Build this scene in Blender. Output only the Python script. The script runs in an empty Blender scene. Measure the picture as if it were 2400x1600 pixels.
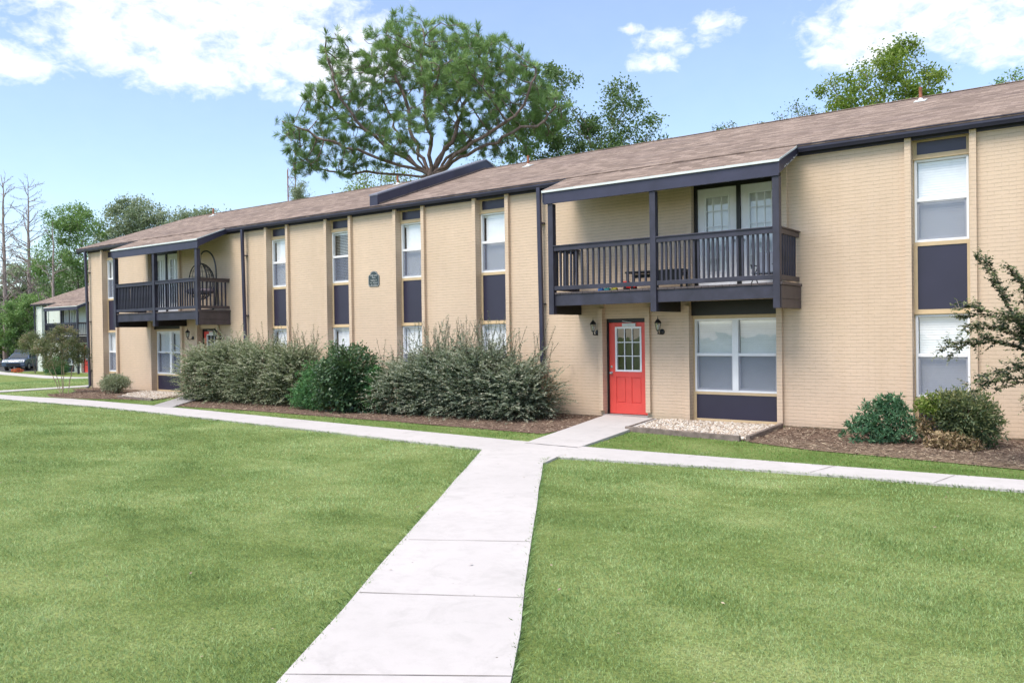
import bpy, math, random
import numpy as np
from mathutils import Matrix, Vector, Euler

random.seed(7)
RNG = np.random.default_rng(11)
SC = bpy.context.scene
COL = SC.collection
PI = math.pi

# ------------------------------------------------------------------ tagging
def tag(o, label=None, cat=None, group=None, kind=None):
    if label: o['label'] = label
    if cat: o['category'] = cat
    if group: o['group'] = group
    if kind: o['kind'] = kind
    return o

def empty(name, loc, label, cat, group=None, rz=0.0):
    o = bpy.data.objects.new(name, None)
    o.empty_display_size = 0.2
    o.location = loc; o.rotation_euler = (0, 0, rz)
    COL.objects.link(o)
    return tag(o, label, cat, group)

def link(name, me, mat, parent=None, loc=(0, 0, 0)):
    o = bpy.data.objects.new(name, me)
    COL.objects.link(o)
    if mat is not None: me.materials.append(mat)
    o.location = loc
    if parent is not None: o.parent = parent
    return o

class MB:
    """collects shapes, builds ONE mesh object"""
    def __init__(s): s.v = []; s.f = []
    def poly(s, pts):
        b = len(s.v); s.v += [tuple(p) for p in pts]; s.f.append(tuple(range(b, b + len(pts)))); return s
    def box(s, x0, x1, y0, y1, z0, z1):
        if x1 < x0: x0, x1 = x1, x0
        if y1 < y0: y0, y1 = y1, y0
        if z1 < z0: z0, z1 = z1, z0
        b = len(s.v)
        s.v += [(x0,y0,z0),(x1,y0,z0),(x1,y1,z0),(x0,y1,z0),(x0,y0,z1),(x1,y0,z1),(x1,y1,z1),(x0,y1,z1)]
        for q in ((0,3,2,1),(4,5,6,7),(0,1,5,4),(1,2,6,5),(2,3,7,6),(3,0,4,7)):
            s.f.append(tuple(b + i for i in q))
        return s
    def prism(s, pts, vec):
        """planar polygon pts extruded by vec"""
        b = len(s.v); n = len(pts)
        s.v += [tuple(p) for p in pts] + [tuple(p[i] + vec[i] for i in range(3)) for p in pts]
        s.f.append(tuple(b + i for i in range(n))[::-1]); s.f.append(tuple(b + n + i for i in range(n)))
        for i in range(n):
            j = (i + 1) % n
            s.f.append((b + i, b + j, b + n + j, b + n + i))
        return s
    def tube(s, path, r, n=8, caps=True):
        path = [Vector(p) for p in path]
        rs = r if isinstance(r, (list, tuple)) else [r] * len(path)
        b = len(s.v); ref = None
        for i, p in enumerate(path):
            a = path[max(0, i - 1)]; c = path[min(len(path) - 1, i + 1)]
            d = (c - a).normalized()
            if ref is None:
                ref = d.orthogonal().normalized()
            ref = (ref - d * ref.dot(d)).normalized()
            q = d.cross(ref)
            for k in range(n):
                t = 2 * PI * k / n
                s.v.append(tuple(p + (ref * math.cos(t) + q * math.sin(t)) * rs[i]))
        for i in range(len(path) - 1):
            for k in range(n):
                l = (k + 1) % n
                s.f.append((b + i*n + k, b + i*n + l, b + (i+1)*n + l, b + (i+1)*n + k))
        if caps:
            s.f.append(tuple(b + k for k in range(n))[::-1])
            s.f.append(tuple(b + (len(path)-1)*n + k for k in range(n)))
        return s
    def lathe(s, prof, c, n=16, axis='z'):
        """prof: list of (r, h) around axis through c"""
        b = len(s.v)
        for r, h in prof:
            for k in range(n):
                t = 2*PI*k/n; a, d = r*math.cos(t), r*math.sin(t)
                if axis == 'z': s.v.append((c[0]+a, c[1]+d, c[2]+h))
                elif axis == 'y': s.v.append((c[0]+a, c[1]+h, c[2]+d))
                else: s.v.append((c[0]+h, c[1]+a, c[2]+d))
        m = len(prof)
        for i in range(m-1):
            for k in range(n):
                l = (k+1) % n
                s.f.append((b+i*n+k, b+i*n+l, b+(i+1)*n+l, b+(i+1)*n+k))
        s.f.append(tuple(b+k for k in range(n))); s.f.append(tuple(b+(m-1)*n+k for k in range(n)))
        return s
    def build(s, name, mat, parent=None, smooth=False, bevel=0, off=(0, 0, 0)):
        me = bpy.data.meshes.new(name)
        me.from_pydata([(x-off[0], y-off[1], z-off[2]) for x, y, z in s.v], [], s.f)
        me.validate(); 
        o = link(name, me, mat, parent, off)
        if smooth:
            me.shade_smooth()
            me.set_sharp_from_angle(angle=math.radians(40))
        if bevel:
            m = o.modifiers.new('bevel', 'BEVEL'); m.width = bevel; m.segments = 2; m.limit_method = 'ANGLE'
        return o

def np_mesh(name, V, F, mat, parent=None, loc=(0, 0, 0), tint=None, smooth=False):
    """V (n,3), F (m,k) arrays of equal-size faces, tint per face"""
    me = bpy.data.meshes.new(name)
    V = np.ascontiguousarray(V, np.float32); F = np.ascontiguousarray(F, np.int32)
    m, k = F.shape
    me.vertices.add(len(V)); me.vertices.foreach_set('co', V.ravel())
    me.loops.add(m * k); me.loops.foreach_set('vertex_index', F.ravel())
    me.polygons.add(m)
    me.polygons.foreach_set('loop_start', np.arange(m, dtype=np.int32) * k)
    me.polygons.foreach_set('loop_total', np.full(m, k, np.int32))
    if smooth: me.polygons.foreach_set('use_smooth', np.ones(m, bool))
    me.update(calc_edges=True)
    if tint is not None:
        a = me.attributes.new('tint', 'FLOAT', 'FACE'); a.data.foreach_set('value', np.ascontiguousarray(tint, np.float32))
    return link(name, me, mat, parent, loc)

def dup(o, parent=None):
    c = o.copy(); COL.objects.link(c); c.parent = parent
    for ch in list(o.children): dup(ch, c)
    return c

# ------------------------------------------------------------------ materials
class N:
    def __init__(s, name):
        s.m = bpy.data.materials.new(name); s.m.use_nodes = True
        s.t = s.m.node_tree; s.n = s.t.nodes; s.l = s.t.links
        s.b = s.n['Principled BSDF']; s.out = s.n['Material Output']
        s.x = None
    def new(s, typ, **kw):
        n = s.n.new(typ)
        for k, v in kw.items(): setattr(n, k, v)
        return n
    def set(s, sock, v):
        if hasattr(v, 'is_output') or hasattr(v, 'node'): s.l.new(v, sock)
        else: sock.default_value = v
    def coord(s, kind='Object'):
        return s.new('ShaderNodeTexCoord').outputs[kind]
    def pos(s): return s.new('ShaderNodeNewGeometry').outputs['Position']
    def noise(s, vec, scale, detail=3, rough=.55, dist=0):
        n = s.new('ShaderNodeTexNoise'); s.set(n.inputs['Vector'], vec)
        n.inputs['Scale'].default_value = scale; n.inputs['Detail'].default_value = detail
        n.inputs['Roughness'].default_value = rough; n.inputs['Distortion'].default_value = dist
        return n.outputs['Fac']
    def ramp(s, fac, stops):
        n = s.new('ShaderNodeValToRGB'); s.set(n.inputs[0], fac)
        e = n.color_ramp.elements
        while len(e) < len(stops): e.new(.5)
        for i, (p, c) in enumerate(stops):
            e[i].position = p
            e[i].color = (c, c, c, 1) if isinstance(c, (int, float)) else (*c, 1)
        return n.outputs['Color']
    def mix(s, fac, a, b, mode='MIX'):
        n = s.new('ShaderNodeMix', data_type='RGBA', blend_type=mode)
        s.set(n.inputs[0], fac)
        for i, v in ((6, a), (7, b)):
            if isinstance(v, (tuple, list)): v = (*v[:3], 1)
            s.set(n.inputs[i], v)
        return n.outputs[2]
    def math(s, op, a, b=None, c=None, clamp=False):
        n = s.new('ShaderNodeMath', operation=op, use_clamp=clamp)
        s.set(n.inputs[0], a)
        if b is not None: s.set(n.inputs[1], b)
        if c is not None: s.set(n.inputs[2], c)
        return n.outputs[0]
    def vmul(s, v, k):
        n = s.new('ShaderNodeVectorMath', operation='MULTIPLY'); s.set(n.inputs[0], v); n.inputs[1].default_value = k
        return n.outputs[0]
    def bump(s, h, strength, dist=.01, prev=None):
        n = s.new('ShaderNodeBump'); n.inputs['Strength'].default_value = strength; n.inputs['Distance'].default_value = dist
        s.set(n.inputs['Height'], h)
        if prev is not None: s.l.new(prev, n.inputs['Normal'])
        return n.outputs[0]
    def color(s, c):
        if isinstance(c, (tuple, list)): s.b.inputs['Base Color'].default_value = (*c[:3], 1)
        else: s.l.new(c, s.b.inputs['Base Color'])
        return s
    def rough(s, r): s.set(s.b.inputs['Roughness'], r); return s
    def normal(s, n): s.l.new(n, s.b.inputs['Normal']); return s

def simple(name, c, rough=.6, var=.12, scale=6, metal=0, spec=.5, bump=0):
    n = N(name); p = n.coord()
    f = n.noise(p, scale, 4)
    a = tuple(max(0, x*(1-var)) for x in c); b = tuple(min(1, x*(1+var)) for x in c)
    n.color(n.ramp(f, [(.3, a), (.7, b)])); n.rough(rough)
    n.b.inputs['Metallic'].default_value = metal
    n.b.inputs['Specular IOR Level'].default_value = spec
    if bump: n.normal(n.bump(n.noise(p, scale*12, 3), bump, .004))
    return n.m

def brick_mat(name, base, dirt=(.30, .24, .17)):
    n = N(name); p = n.coord()
    sep = n.new('ShaderNodeSeparateXYZ'); n.set(sep.inputs[0], p)
    u = n.math('ADD', sep.outputs[0], sep.outputs[1])
    cmb = n.new('ShaderNodeCombineXYZ'); n.set(cmb.inputs[0], u); n.set(cmb.inputs[1], sep.outputs[2])
    # gentle wobble of the courses
    wob = n.noise(p, 3.0, 2)
    wv = n.new('ShaderNodeVectorMath', operation='MULTIPLY_ADD')
    wc = n.new('ShaderNodeCombineXYZ'); n.set(wc.inputs[1], n.math('SUBTRACT', wob, .5))
    n.set(wv.inputs[0], wc.outputs[0]); wv.inputs[1].default_value = (0, .026, 0); n.set(wv.inputs[2], cmb.outputs[0])
    br = n.new('ShaderNodeTexBrick'); n.set(br.inputs['Vector'], wv.outputs[0])
    br.inputs['Scale'].default_value = 1; br.inputs['Brick Width'].default_value = .215; br.inputs['Row Height'].default_value = .0677
    br.inputs['Mortar Size'].default_value = .0052; br.inputs['Mortar Smooth'].default_value = .6
    br.inputs['Color1'].default_value = (0, 0, 0, 1); br.inputs['Color2'].default_value = (1, 1, 1, 1); br.inputs['Mortar'].default_value = (.5, .5, .5, 1)
    br.inputs['Bias'].default_value = 0
    big = n.noise(p, .5, 4, .6); fine = n.noise(p, 14, 4, .6)
    col = n.ramp(big, [(.3, tuple(x*.93 for x in base)), (.7, tuple(min(1, x*1.06) for x in base))])
    col = n.mix(n.math('MULTIPLY', n.ramp(br.outputs['Color'], [(0, 0.0), (1, 1.0)]), .10), col, tuple(x*.82 for x in base))
    # vertical joints almost filled with paint: keep mostly the bed joints
    pit = n.ramp(n.noise(n.vmul(p, (1, 1, 2.2)), 5, 5, .75), [(.38, .12), (.60, 1.0)])
    fr = n.math('FRACT', n.math('DIVIDE', n.new('ShaderNodeSeparateXYZ').outputs[1], .0677))
    s2 = fr.node.inputs[0].links[0].from_node.inputs[0].links[0].from_node
    n.set(s2.inputs[0], wv.outputs[0])
    bed = n.math('LESS_THAN', n.math('MINIMUM', fr, n.math('SUBTRACT', 1.0, fr)), .085)
    dark = n.math('MULTIPLY', n.math('MAXIMUM', n.math('MULTIPLY', br.outputs['Fac'], .26), n.math('MULTIPLY', bed, .62)), pit)
    col = n.mix(dark, col, dirt)
    spots = n.ramp(n.noise(p, 26, 2, .5), [(.70, 0.0), (.76, .55)])
    col = n.mix(spots, col, tuple(x*.62 for x in base))
    run = n.ramp(n.noise(n.vmul(p, (2.6, 2.6, .16)), 1.0, 4, .6), [(.50, 0.0), (.74, .30)])
    col = n.mix(run, col, tuple(x*k for x, k in zip(base, (.80, .76, .68))))
    pat = n.ramp(n.noise(p, 1.6, 2, .5), [(.60, 0.0), (.66, .16)])
    col = n.mix(pat, col, tuple(min(1, x*1.13) for x in base))
    # damp grime close to the ground, broken by noise (dirt splash on the paint)
    low = n.math('MULTIPLY', n.ramp(n.math('ADD', sep.outputs[2], n.math('MULTIPLY', fine, .35)), [(.0, .75), (.30, 0.0)]), n.ramp(fine, [(.35, .1), (.65, .8)]))
    col = n.mix(low, col, (.16, .12, .09))
    n.color(col); n.rough(.62)
    h = n.math('SUBTRACT', 1.0, n.math('MAXIMUM', n.math('MULTIPLY', br.outputs['Fac'], .6), bed))
    b1 = n.bump(h, .55, .006)
    n.normal(n.bump(fine, .28, .006, b1))
    return n.m

def shingle_mat():
    n = N('roof_shingles'); p = n.coord()
    m = n.vmul(p, (1, 1.06, 0))
    br = n.new('ShaderNodeTexBrick'); n.set(br.inputs['Vector'], m)
    br.inputs['Scale'].default_value = 1; br.inputs['Brick Width'].default_value = .26; br.inputs['Row Height'].default_value = .135
    br.inputs['Mortar Size'].default_value = .006; br.inputs['Mortar Smooth'].default_value = .3
    br.inputs['Color1'].default_value = (0, 0, 0, 1); br.inputs['Color2'].default_value = (1, 1, 1, 1); br.inputs['Mortar'].default_value = (.0, .0, .0, 1)
    streak = n.noise(n.vmul(p, (2.2, 9, 1)), 1.0, 4, .65)
    big = n.noise(n.vmul(p, (.45, .9, 1)), 1.0, 3, .6)
    f = n.math('ADD', n.math('MULTIPLY', br.outputs['Color'], .42), n.math('MULTIPLY', streak, .70))
    col = n.ramp(f, [(.16, (.105, .076, .064)), (.40, (.185, .138, .112)), (.62, (.265, .200, .165)), (.92, (.37, .290, .245))])
    dg = n.noise(n.vmul(p, (.35, 1.6, 1)), 1.3, 4, .65, 1.0)
    col = n.mix(n.ramp(big, [(.50, 0.0), (.72, .55)]), col, (.14, .10, .092))
    col = n.mix(n.ramp(dg, [(.56, 0.0), (.68, .55)]), col, (.085, .068, .068))
    fr = n.math('FRACT', n.math('DIVIDE', n.new('ShaderNodeSeparateXYZ').outputs[1], .135))
    s2 = fr.node.inputs[0].links[0].from_node.inputs[0].links[0].from_node
    n.set(s2.inputs[0], m)
    edge = n.math('LESS_THAN', fr, .20)
    wear = n.ramp(n.noise(p, 5, 3), [(.35, .25), (.6, .85)])
    col = n.mix(n.math('MULTIPLY', edge, wear), col, (.085, .06, .055))
    n.color(col); n.rough(.92); n.b.inputs['Specular IOR Level'].default_value = .25
    b = n.bump(fr, .5, .012)
    n.normal(n.bump(n.noise(p, 90, 2), .35, .004, b))
    return n.m

def leaf_mat(name, cols, trans=.35, rough=.5, big=(.0, .0)):
    """cols: ramp along the per-leaf tint attribute"""
    n = N(name)
    a = n.new('ShaderNodeAttribute', attribute_name='tint').outputs['Fac']
    k = len(cols)
    c = n.ramp(a, [(i/(k-1) if k > 1 else 0, cols[i]) for i in range(k)])
    n.color(c); n.rough(rough); n.b.inputs['Specular IOR Level'].default_value = .35
    tr = n.new('ShaderNodeBsdfTranslucent')
    n.l.new(n.mix(.35, c, (.25, .4, .06), 'MIX'), tr.inputs[0])
    mx = n.new('ShaderNodeMixShader'); mx.inputs[0].default_value = trans
    n.l.new(n.b.outputs[0], mx.inputs[1]); n.l.new(tr.outputs[0], mx.inputs[2]); n.l.new(mx.outputs[0], n.out.inputs[0])
    return n.m

def glass_mat(name, tintc=(.97, .985, .99), refl=1.0):
    n = N(name)
    tr = n.new('ShaderNodeBsdfTransparent'); tr.inputs[0].default_value = (*tintc, 1)
    gl = n.new('ShaderNodeBsdfGlossy'); gl.inputs['Roughness'].default_value = .02
    fr = n.new('ShaderNodeLayerWeight'); fr.inputs[0].default_value = .5
    nz = n.noise(n.coord(), 2.0, 2)
    n.l.new(n.bump(nz, .05, .05), gl.inputs['Normal'])
    mx = n.new('ShaderNodeMixShader'); n.l.new(n.math('ADD', n.math('MULTIPLY', n.math('POWER', fr.outputs['Facing'], 4.0), .85), .12*refl, clamp=True), mx.inputs[0])
    n.l.new(tr.outputs[0], mx.inputs[1]); n.l.new(gl.outputs[0], mx.inputs[2]); n.l.new(mx.outputs[0], n.out.inputs[0])
    return n.m

def screen_mat():
    n = N('insect_screen')
    tr = n.new('ShaderNodeBsdfTransparent')
    df = n.new('ShaderNodeBsdfDiffuse'); df.inputs[0].default_value = (.17, .19, .26, 1)
    mx = n.new('ShaderNodeMixShader'); mx.inputs[0].default_value = .5
    n.l.new(tr.outputs[0], mx.inputs[1]); n.l.new(df.outputs[0], mx.inputs[2]); n.l.new(mx.outputs[0], n.out.inputs[0])
    return n.m

def concrete_mat(name, base=(.49, .462, .455), worn=(.40, .378, .368)):
    n = N(name); p = n.pos()
    big = n.noise(p, .7, 5, .6); mid = n.noise(p, 6, 5, .65); fine = n.noise(p, 120, 3, .6)
    c = n.ramp(big, [(.3, tuple(x*.94 for x in base)), (.72, tuple(min(1, x*1.05) for x in base))])
    c = n.mix(n.ramp(mid, [(.48, 0.0), (.75, .55)]), c, worn)
    c = n.mix(n.ramp(n.noise(p, 2.1, 6, .72, .8), [(.54, 0.0), (.72, .5)]), c, tuple(x*.90 for x in worn))
    c = n.mix(n.ramp(fine, [(.56, 0.0), (.74, .22)]), c, tuple(x*.6 for x in base))
    sp = n.new('ShaderNodeTexVoronoi'); n.set(sp.inputs['Vector'], p); sp.inputs['Scale'].default_value = 3.2
    c = n.mix(n.ramp(sp.outputs['Distance'], [(.018, .8), (.03, 0.0)]), c, (.09, .07, .05))
    n.color(c); n.rough(.85); n.b.inputs['Specular IOR Level'].default_value = .3
    n.normal(n.bump(fine, .35, .002, n.bump(mid, .2, .006)))
    return n.m

def lawn_color(n, p):
    """shared by the soil sheet and the blades so that the mottling lines up"""
    a = n.noise(n.vmul(p, (1.0, 1.7, 0)), .28, 5, .66, .8)
    b = n.noise(n.vmul(p, (1, 1, 0)), .9, 4, .6)
    c = n.noise(n.vmul(p, (1.0, 1.0, 0)), 5.0, 3, .6)
    f = n.math('ADD', n.math('ADD', n.math('MULTIPLY', a, .55), n.math('MULTIPLY', b, .3)), n.math('MULTIPLY', c, .15))
    return f, c

def lawn_mat():
    n = N('lawn_turf'); p = n.pos()
    f, c = lawn_color(n, p)
    fine = n.noise(p, 45, 3, .7)
    col = n.ramp(f, [(.34, (.10, .15, .035)), (.46, (.17, .225, .06)), (.56, (.25, .30, .10)), (.68, (.34, .38, .15))])
    col = n.mix(n.ramp(fine, [(.35, .65), (.6, 0.0)]), col, (.045, .07, .02))
    n.color(col); n.rough(.9); n.b.inputs['Specular IOR Level'].default_value = .15
    n.normal(n.bump(fine, .8, .03))
    return n.m

def blade_mat():
    n = N('grass_blades'); p = n.pos()
    f, c = lawn_color(n, p)
    t = n.new('ShaderNodeAttribute', attribute_name='tint').outputs['Fac']
    g = n.math('ADD', f, n.math('MULTIPLY', n.math('SUBTRACT', t, .5), .30))
    col = n.ramp(g, [(.27, (.10, .17, .05)), (.40, (.205, .325, .105)), (.52, (.335, .485, .195)), (.66, (.465, .61, .295)), (.84, (.60, .66, .40))])
    # the strip by the building, watered: fresher green
    sep = n.new('ShaderNodeSeparateXYZ'); n.set(sep.inputs[0], p)
    wet = n.ramp(n.math('ADD', sep.outputs[1], n.math('MULTIPLY', c, .6)), [(0, 0.0), (1, 0.0)])
    st = n.math('GREATER_THAN', sep.outputs[1], -4.75)
    st2 = n.math('GREATER_THAN', sep.outputs[0], -27.)
    col = n.mix(n.math('MULTIPLY', n.math('MULTIPLY', st, st2), .55), col, (.13, .27, .035))
    n.color(col); n.rough(.55); n.b.inputs['Specular IOR Level'].default_value = .25
    tr = n.new('ShaderNodeBsdfTranslucent'); n.l.new(col, tr.inputs[0])
    mx = n.new('ShaderNodeMixShader'); mx.inputs[0].default_value = .3
    n.l.new(n.b.outputs[0], mx.inputs[1]); n.l.new(tr.outputs[0], mx.inputs[2]); n.l.new(mx.outputs[0], n.out.inputs[0])
    return n.m

def mulch_mat():
    n = N('pine_straw_mulch'); p = n.pos()
    a = n.noise(n.vmul(p, (1, 1, 0)), 1.1, 4, .6); b = n.noise(p, 28, 4, .7, 1.2)
    col = n.ramp(b, [(.30, (.060, .040, .032)), (.48, (.16, .105, .08)), (.62, (.28, .20, .15)), (.78, (.44, .34, .25))])
    sep = n.new('ShaderNodeSeparateXYZ'); n.set(sep.inputs[0], p)
    # dry straw-coloured apron towards the grass at the right-hand bed
    k = n.math('MULTIPLY', n.math('GREATER_THAN', sep.outputs[0], -5.2), n.ramp(n.math('ADD', n.math('MULTIPLY', n.math('ADD', sep.outputs[1], 3.3), .4), n.math('MULTIPLY', a, .25)), [(.15, .75), (.75, 0.0)]))
    col = n.mix(k, col, n.ramp(b, [(.3, (.17, .12, .08)), (.7, (.46, .36, .25))]))
    n.color(col); n.rough(.95); n.b.inputs['Specular IOR Level'].default_value = .1
    n.normal(n.bump(b, 1.0, .03))
    return n.m

def bark_mat(name, a, b, scale=6):
    n = N(name); p = n.coord()
    f = n.noise(n.vmul(p, (1, 1, .35)), scale, 5, .65, .4)
    n.color(n.ramp(f, [(.35, a), (.65, b)])); n.rough(.9); n.normal(n.bump(f, .6, .03))
    return n.m

M = {}
M['brick'] = brick_mat('painted_brick_tan', (.615, .468, .342))
M['brick_mint'] = brick_mat('painted_brick_mint', (.64, .68, .62), (.3, .34, .3))
M['tan'] = simple('tan_trim_paint', (.54, .41, .25), .55, .06)
M['tan_mint'] = simple('mint_trim_paint', (.6, .66, .58), .55, .06)
M['dark'] = simple('dark_trim_paint', (.031, .030, .058), .42, .18, 3)
M['darkwood'] = simple('dark_painted_wood', (.029, .028, .046), .5, .3, 4, bump=.15)
M['brownwood'] = simple('brown_black_wood', (.070, .054, .056), .55, .25, 4, bump=.15)  # browner copy of the trim wood, side and underside light put into colour
M['black'] = simple('black_paint', (.009, .008, .010), .45, .2)
M['panel'] = simple('dark_infill_panel', (.027, .024, .048), .33, .10, 1.2)
M['shingle'] = shingle_mat()
M['white'] = simple('white_vinyl', (.78, .79, .81), .4, .03)
M['flash'] = simple('pale_metal_flashing', (.62, .66, .66), .4, .08)
M['doorwhite'] = simple('white_door_paint', (.80, .785, .81), .4, .04)
M['red'] = simple('red_door_paint', (.72, .082, .066), .38, .06, 3)
M['glass'] = glass_mat('window_glass')
M['glassdim'] = glass_mat('dim_glass', (.6, .64, .66), 1.2)
M['screen'] = screen_mat()
M['blind'] = simple('white_blind_slats', (.88, .89, .91), .5, .04)
M['curtain'] = simple('pale_curtain', (.74, .75, .77), .8, .05)
M['room'] = simple('dim_room', (.16, .15, .14), .9, .2)
M['found'] = simple('stucco_footing', (.44, .34, .25), .9, .15, 5, bump=.5)
M['rust'] = simple('rusty_iron', (.27, .10, .055), .8, .4, 12)
M['metal'] = simple('brushed_metal', (.6, .6, .6), .3, .1, metal=1)
M['concrete'] = concrete_mat('pale_concrete')
M['concrete2'] = concrete_mat('grey_concrete', (.36, .34, .34), (.27, .25, .24))
M['lawn'] = lawn_mat(); M['blade'] = blade_mat(); M['mulch'] = mulch_mat()
M['timber'] = simple('weathered_timber', (.17, .135, .115), .9, .35, 9, bump=.6)
M['asphalt'] = simple('asphalt', (.06, .06, .062), .9, .25, 9)
M['blackmetal'] = simple('black_cast_metal', (.015, .015, .017), .35, .2)
M['lampglass'] = glass_mat('bevelled_lamp_glass', (.85, .88, .88), 1.6)
M['bulb'] = simple('frosted_bulb', (.8, .8, .76), .5, .02)
M['bark_pine'] = bark_mat('pine_bark', (.10, .072, .062), (.25, .185, .165), 9)
M['bark'] = bark_mat('grey_bark', (.10, .08, .065), (.24, .20, .165))
M['bark_pale'] = bark_mat('crape_myrtle_bark', (.30, .22, .15), (.52, .42, .31))
M['bark_dead'] = bark_mat('dead_pine_bark', (.20, .15, .14), (.40, .33, .31))
M['twig'] = bark_mat('twig_bark', (.09, .06, .045), (.18, .12, .09), 30)

# ------------------------------------------------------------------ terrain
def gz(x, y):
    t = min(1, max(0, (-36 - x) / 22)); t = t*t*(3-2*t)
    return -.08 - .62 * t

def gza(x):
    t = np.clip((-36 - x) / 22, 0, 1); t = t*t*(3-2*t)
    return -.08 - .62 * t

def ground():
    xs = np.concatenate([np.array([-900, -600, -400, -300, -220, -170, -140, -120]), np.arange(-100, 12.01, 1.0), np.array([20, 40, 80, 160, 300, 600, 900])])
    ys = np.concatenate([np.array([-300, -160, -90, -50, -30]), np.arange(-24, 30.01, 1.5), np.array([40, 60, 90, 140, 220, 400, 700, 1000])])
    X, Y = np.meshgrid(xs, ys, indexing='ij')
    V = np.stack([X, Y, gza(X)], -1).reshape(-1, 3)
    nx, ny = len(xs), len(ys)
    i, j = np.meshgrid(np.arange(nx-1), np.arange(ny-1), indexing='ij')
    a = (i*ny + j).ravel()
    F = np.stack([a, a+ny, a+ny+1, a+1], -1)
    tag(np_mesh('lawn', V, F, M['lawn'], smooth=True), kind='structure')
ground()

def ribbon(name, left, right, mat, lift=.03, thick=.10, joints=None, kind='structure', seg=1.0):
    """slab between two edge polylines following the terrain"""
    def res(pl, n):
        pl = [Vector((p[0], p[1])) for p in pl]
        L = [0]
        for a, b in zip(pl, pl[1:]): L.append(L[-1] + (b-a).length)
        out = []
        for k in range(n+1):
            t = L[-1]*k/n; i = 0
            while i < len(L)-2 and L[i+1] < t: i += 1
            u = (t-L[i])/max(1e-6, L[i+1]-L[i]); out.append(pl[i].lerp(pl[i+1], u))
        return out
    n = max(2, int(sum((Vector(b)-Vector(a)).length for a, b in zip([p[:2] for p in left], [p[:2] for p in left[1:]]))/seg))
    A, B = res(left, n), res(right, n)
    mb = MB()
    for a, b in zip(A, B):
        jit = random.uniform(-.012, .012)
        for q in (a, b):
            z = gz(q.x, q.y)
            mb.v.append((q.x+jit, q.y, z+lift)); mb.v.append((q.x+jit, q.y, z+lift-thick))
    for k in range(n):
        o = 4*k; p = o+4
        mb.f += [(o, o+2, p+2, p), (o+1, p+1, p+3, o+3), (o, p, p+1, o+1), (o+2, o+3, p+3, p+2)]
    mb.f += [(0, 1, 3, 2), (4*n, 4*n+2, 4*n+3, 4*n+1)]
    o = mb.build(name, mat)
    me = o.data
    import bmesh
    bm = bmesh.new(); bm.from_mesh(me); bmesh.ops.recalc_face_normals(bm, faces=bm.faces); bm.to_mesh(me); bm.free()
    tag(o, kind=kind)
    return o

# outlines on the ground, metres
WALK_UP = [(-60, -4.3), (-34, -3.75), (-29, -3.6), (-27, -3.4), (-21.5, -3.55), (-8.4, -4.5), (-7.3, -4.55), (-3.6, -4.45), (4, -4.1), (14, -3.8)]
WALK_LO = [(-60, -5.4), (-34, -4.75), (-29, -4.62), (-22.9, -4.58), (-19.4, -4.8), (-12.8, -5.3), (-8.3, -5.72), (-7.0, -5.74), (-3.4, -5.2), (4, -4.95), (14, -4.7)]
CP_L = [(-8.49, -5.69), (-4.99, -11.39), (-3.78, -13.36), (-.75, -18.4), (2.5, -23.5)]
CP_R = [(-7.13, -5.9), (-5.06, -9.07), (-2.73, -12.63), (.35, -17.6), (3.6, -22.7)]
DW_L = [(-8.36, -4.7), (-8.81, -2.68), (-9.42, -.1)]
DW_R = [(-7.26, -4.72), (-7.62, -2.5), (-8.06, -.30)]
DWL_L = [(-21.87, -3.7), (-23.4, -2.1), (-25.0, -.45)]
DWL_R = [(-20.9, -3.7), (-22.3, -2.2), (-23.6, -.45)]
SIDE_A = [(-33.3, -3.9), (-33.35, 0), (-33.6, 6), (-34.2, 14)]
SIDE_B = [(-34.2, -3.9), (-34.3, 0), (-34.6, 6), (-35.2, 14)]
FAR_A = [(-90, 15.8), (-76, 13.6), (-70, 12.2), (-57, 10.5), (-48, 10.3), (-40, 10.2)]
FAR_B = [(-90, 14.4), (-76, 12.2), (-70, 10.9), (-57, 9.2), (-48, 9.0), (-40, 8.9)]
ribbon('walkway', WALK_UP, WALK_LO, M['concrete'], .030)
ribbon('centre_path', [(-8.6, -5.5)] + CP_L, [(-7.05, -5.5)] + CP_R, M['concrete'], .034)
def slabwalk(name, L, R, z0, z1, mat):
    mb = MB(); n = len(L)
    pts = []
    for k in range(n):
        z = z0 + (z1-z0)*(k/(n-1))
        for q in (L[k], R[k]): mb.v += [(q[0], q[1], z), (q[0], q[1], z-.16)]
    for k in range(n-1):
        o = 4*k; p = o+4
        mb.f += [(o, o+2, p+2, p), (o+1, p+1, p+3, o+3), (o, p, p+1, o+1), (o+2, o+3, p+3, p+2)]
    mb.f += [(0, 1, 3, 2), (4*(n-1), 4*(n-1)+2, 4*(n-1)+3, 4*(n-1)+1)]
    return tag(mb.build(name, mat), kind='structure')
slabwalk('door_path', DW_L, DW_R, -.046, -.012, M['concrete'])
slabwalk('door_path_left', DWL_L, DWL_R, -.046, -.012, M['concrete2'])
ribbon('side_path', SIDE_A, SIDE_B, M['concrete'], .026)
ribbon('far_path', FAR_A, FAR_B, M['concrete'], .03)
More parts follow.
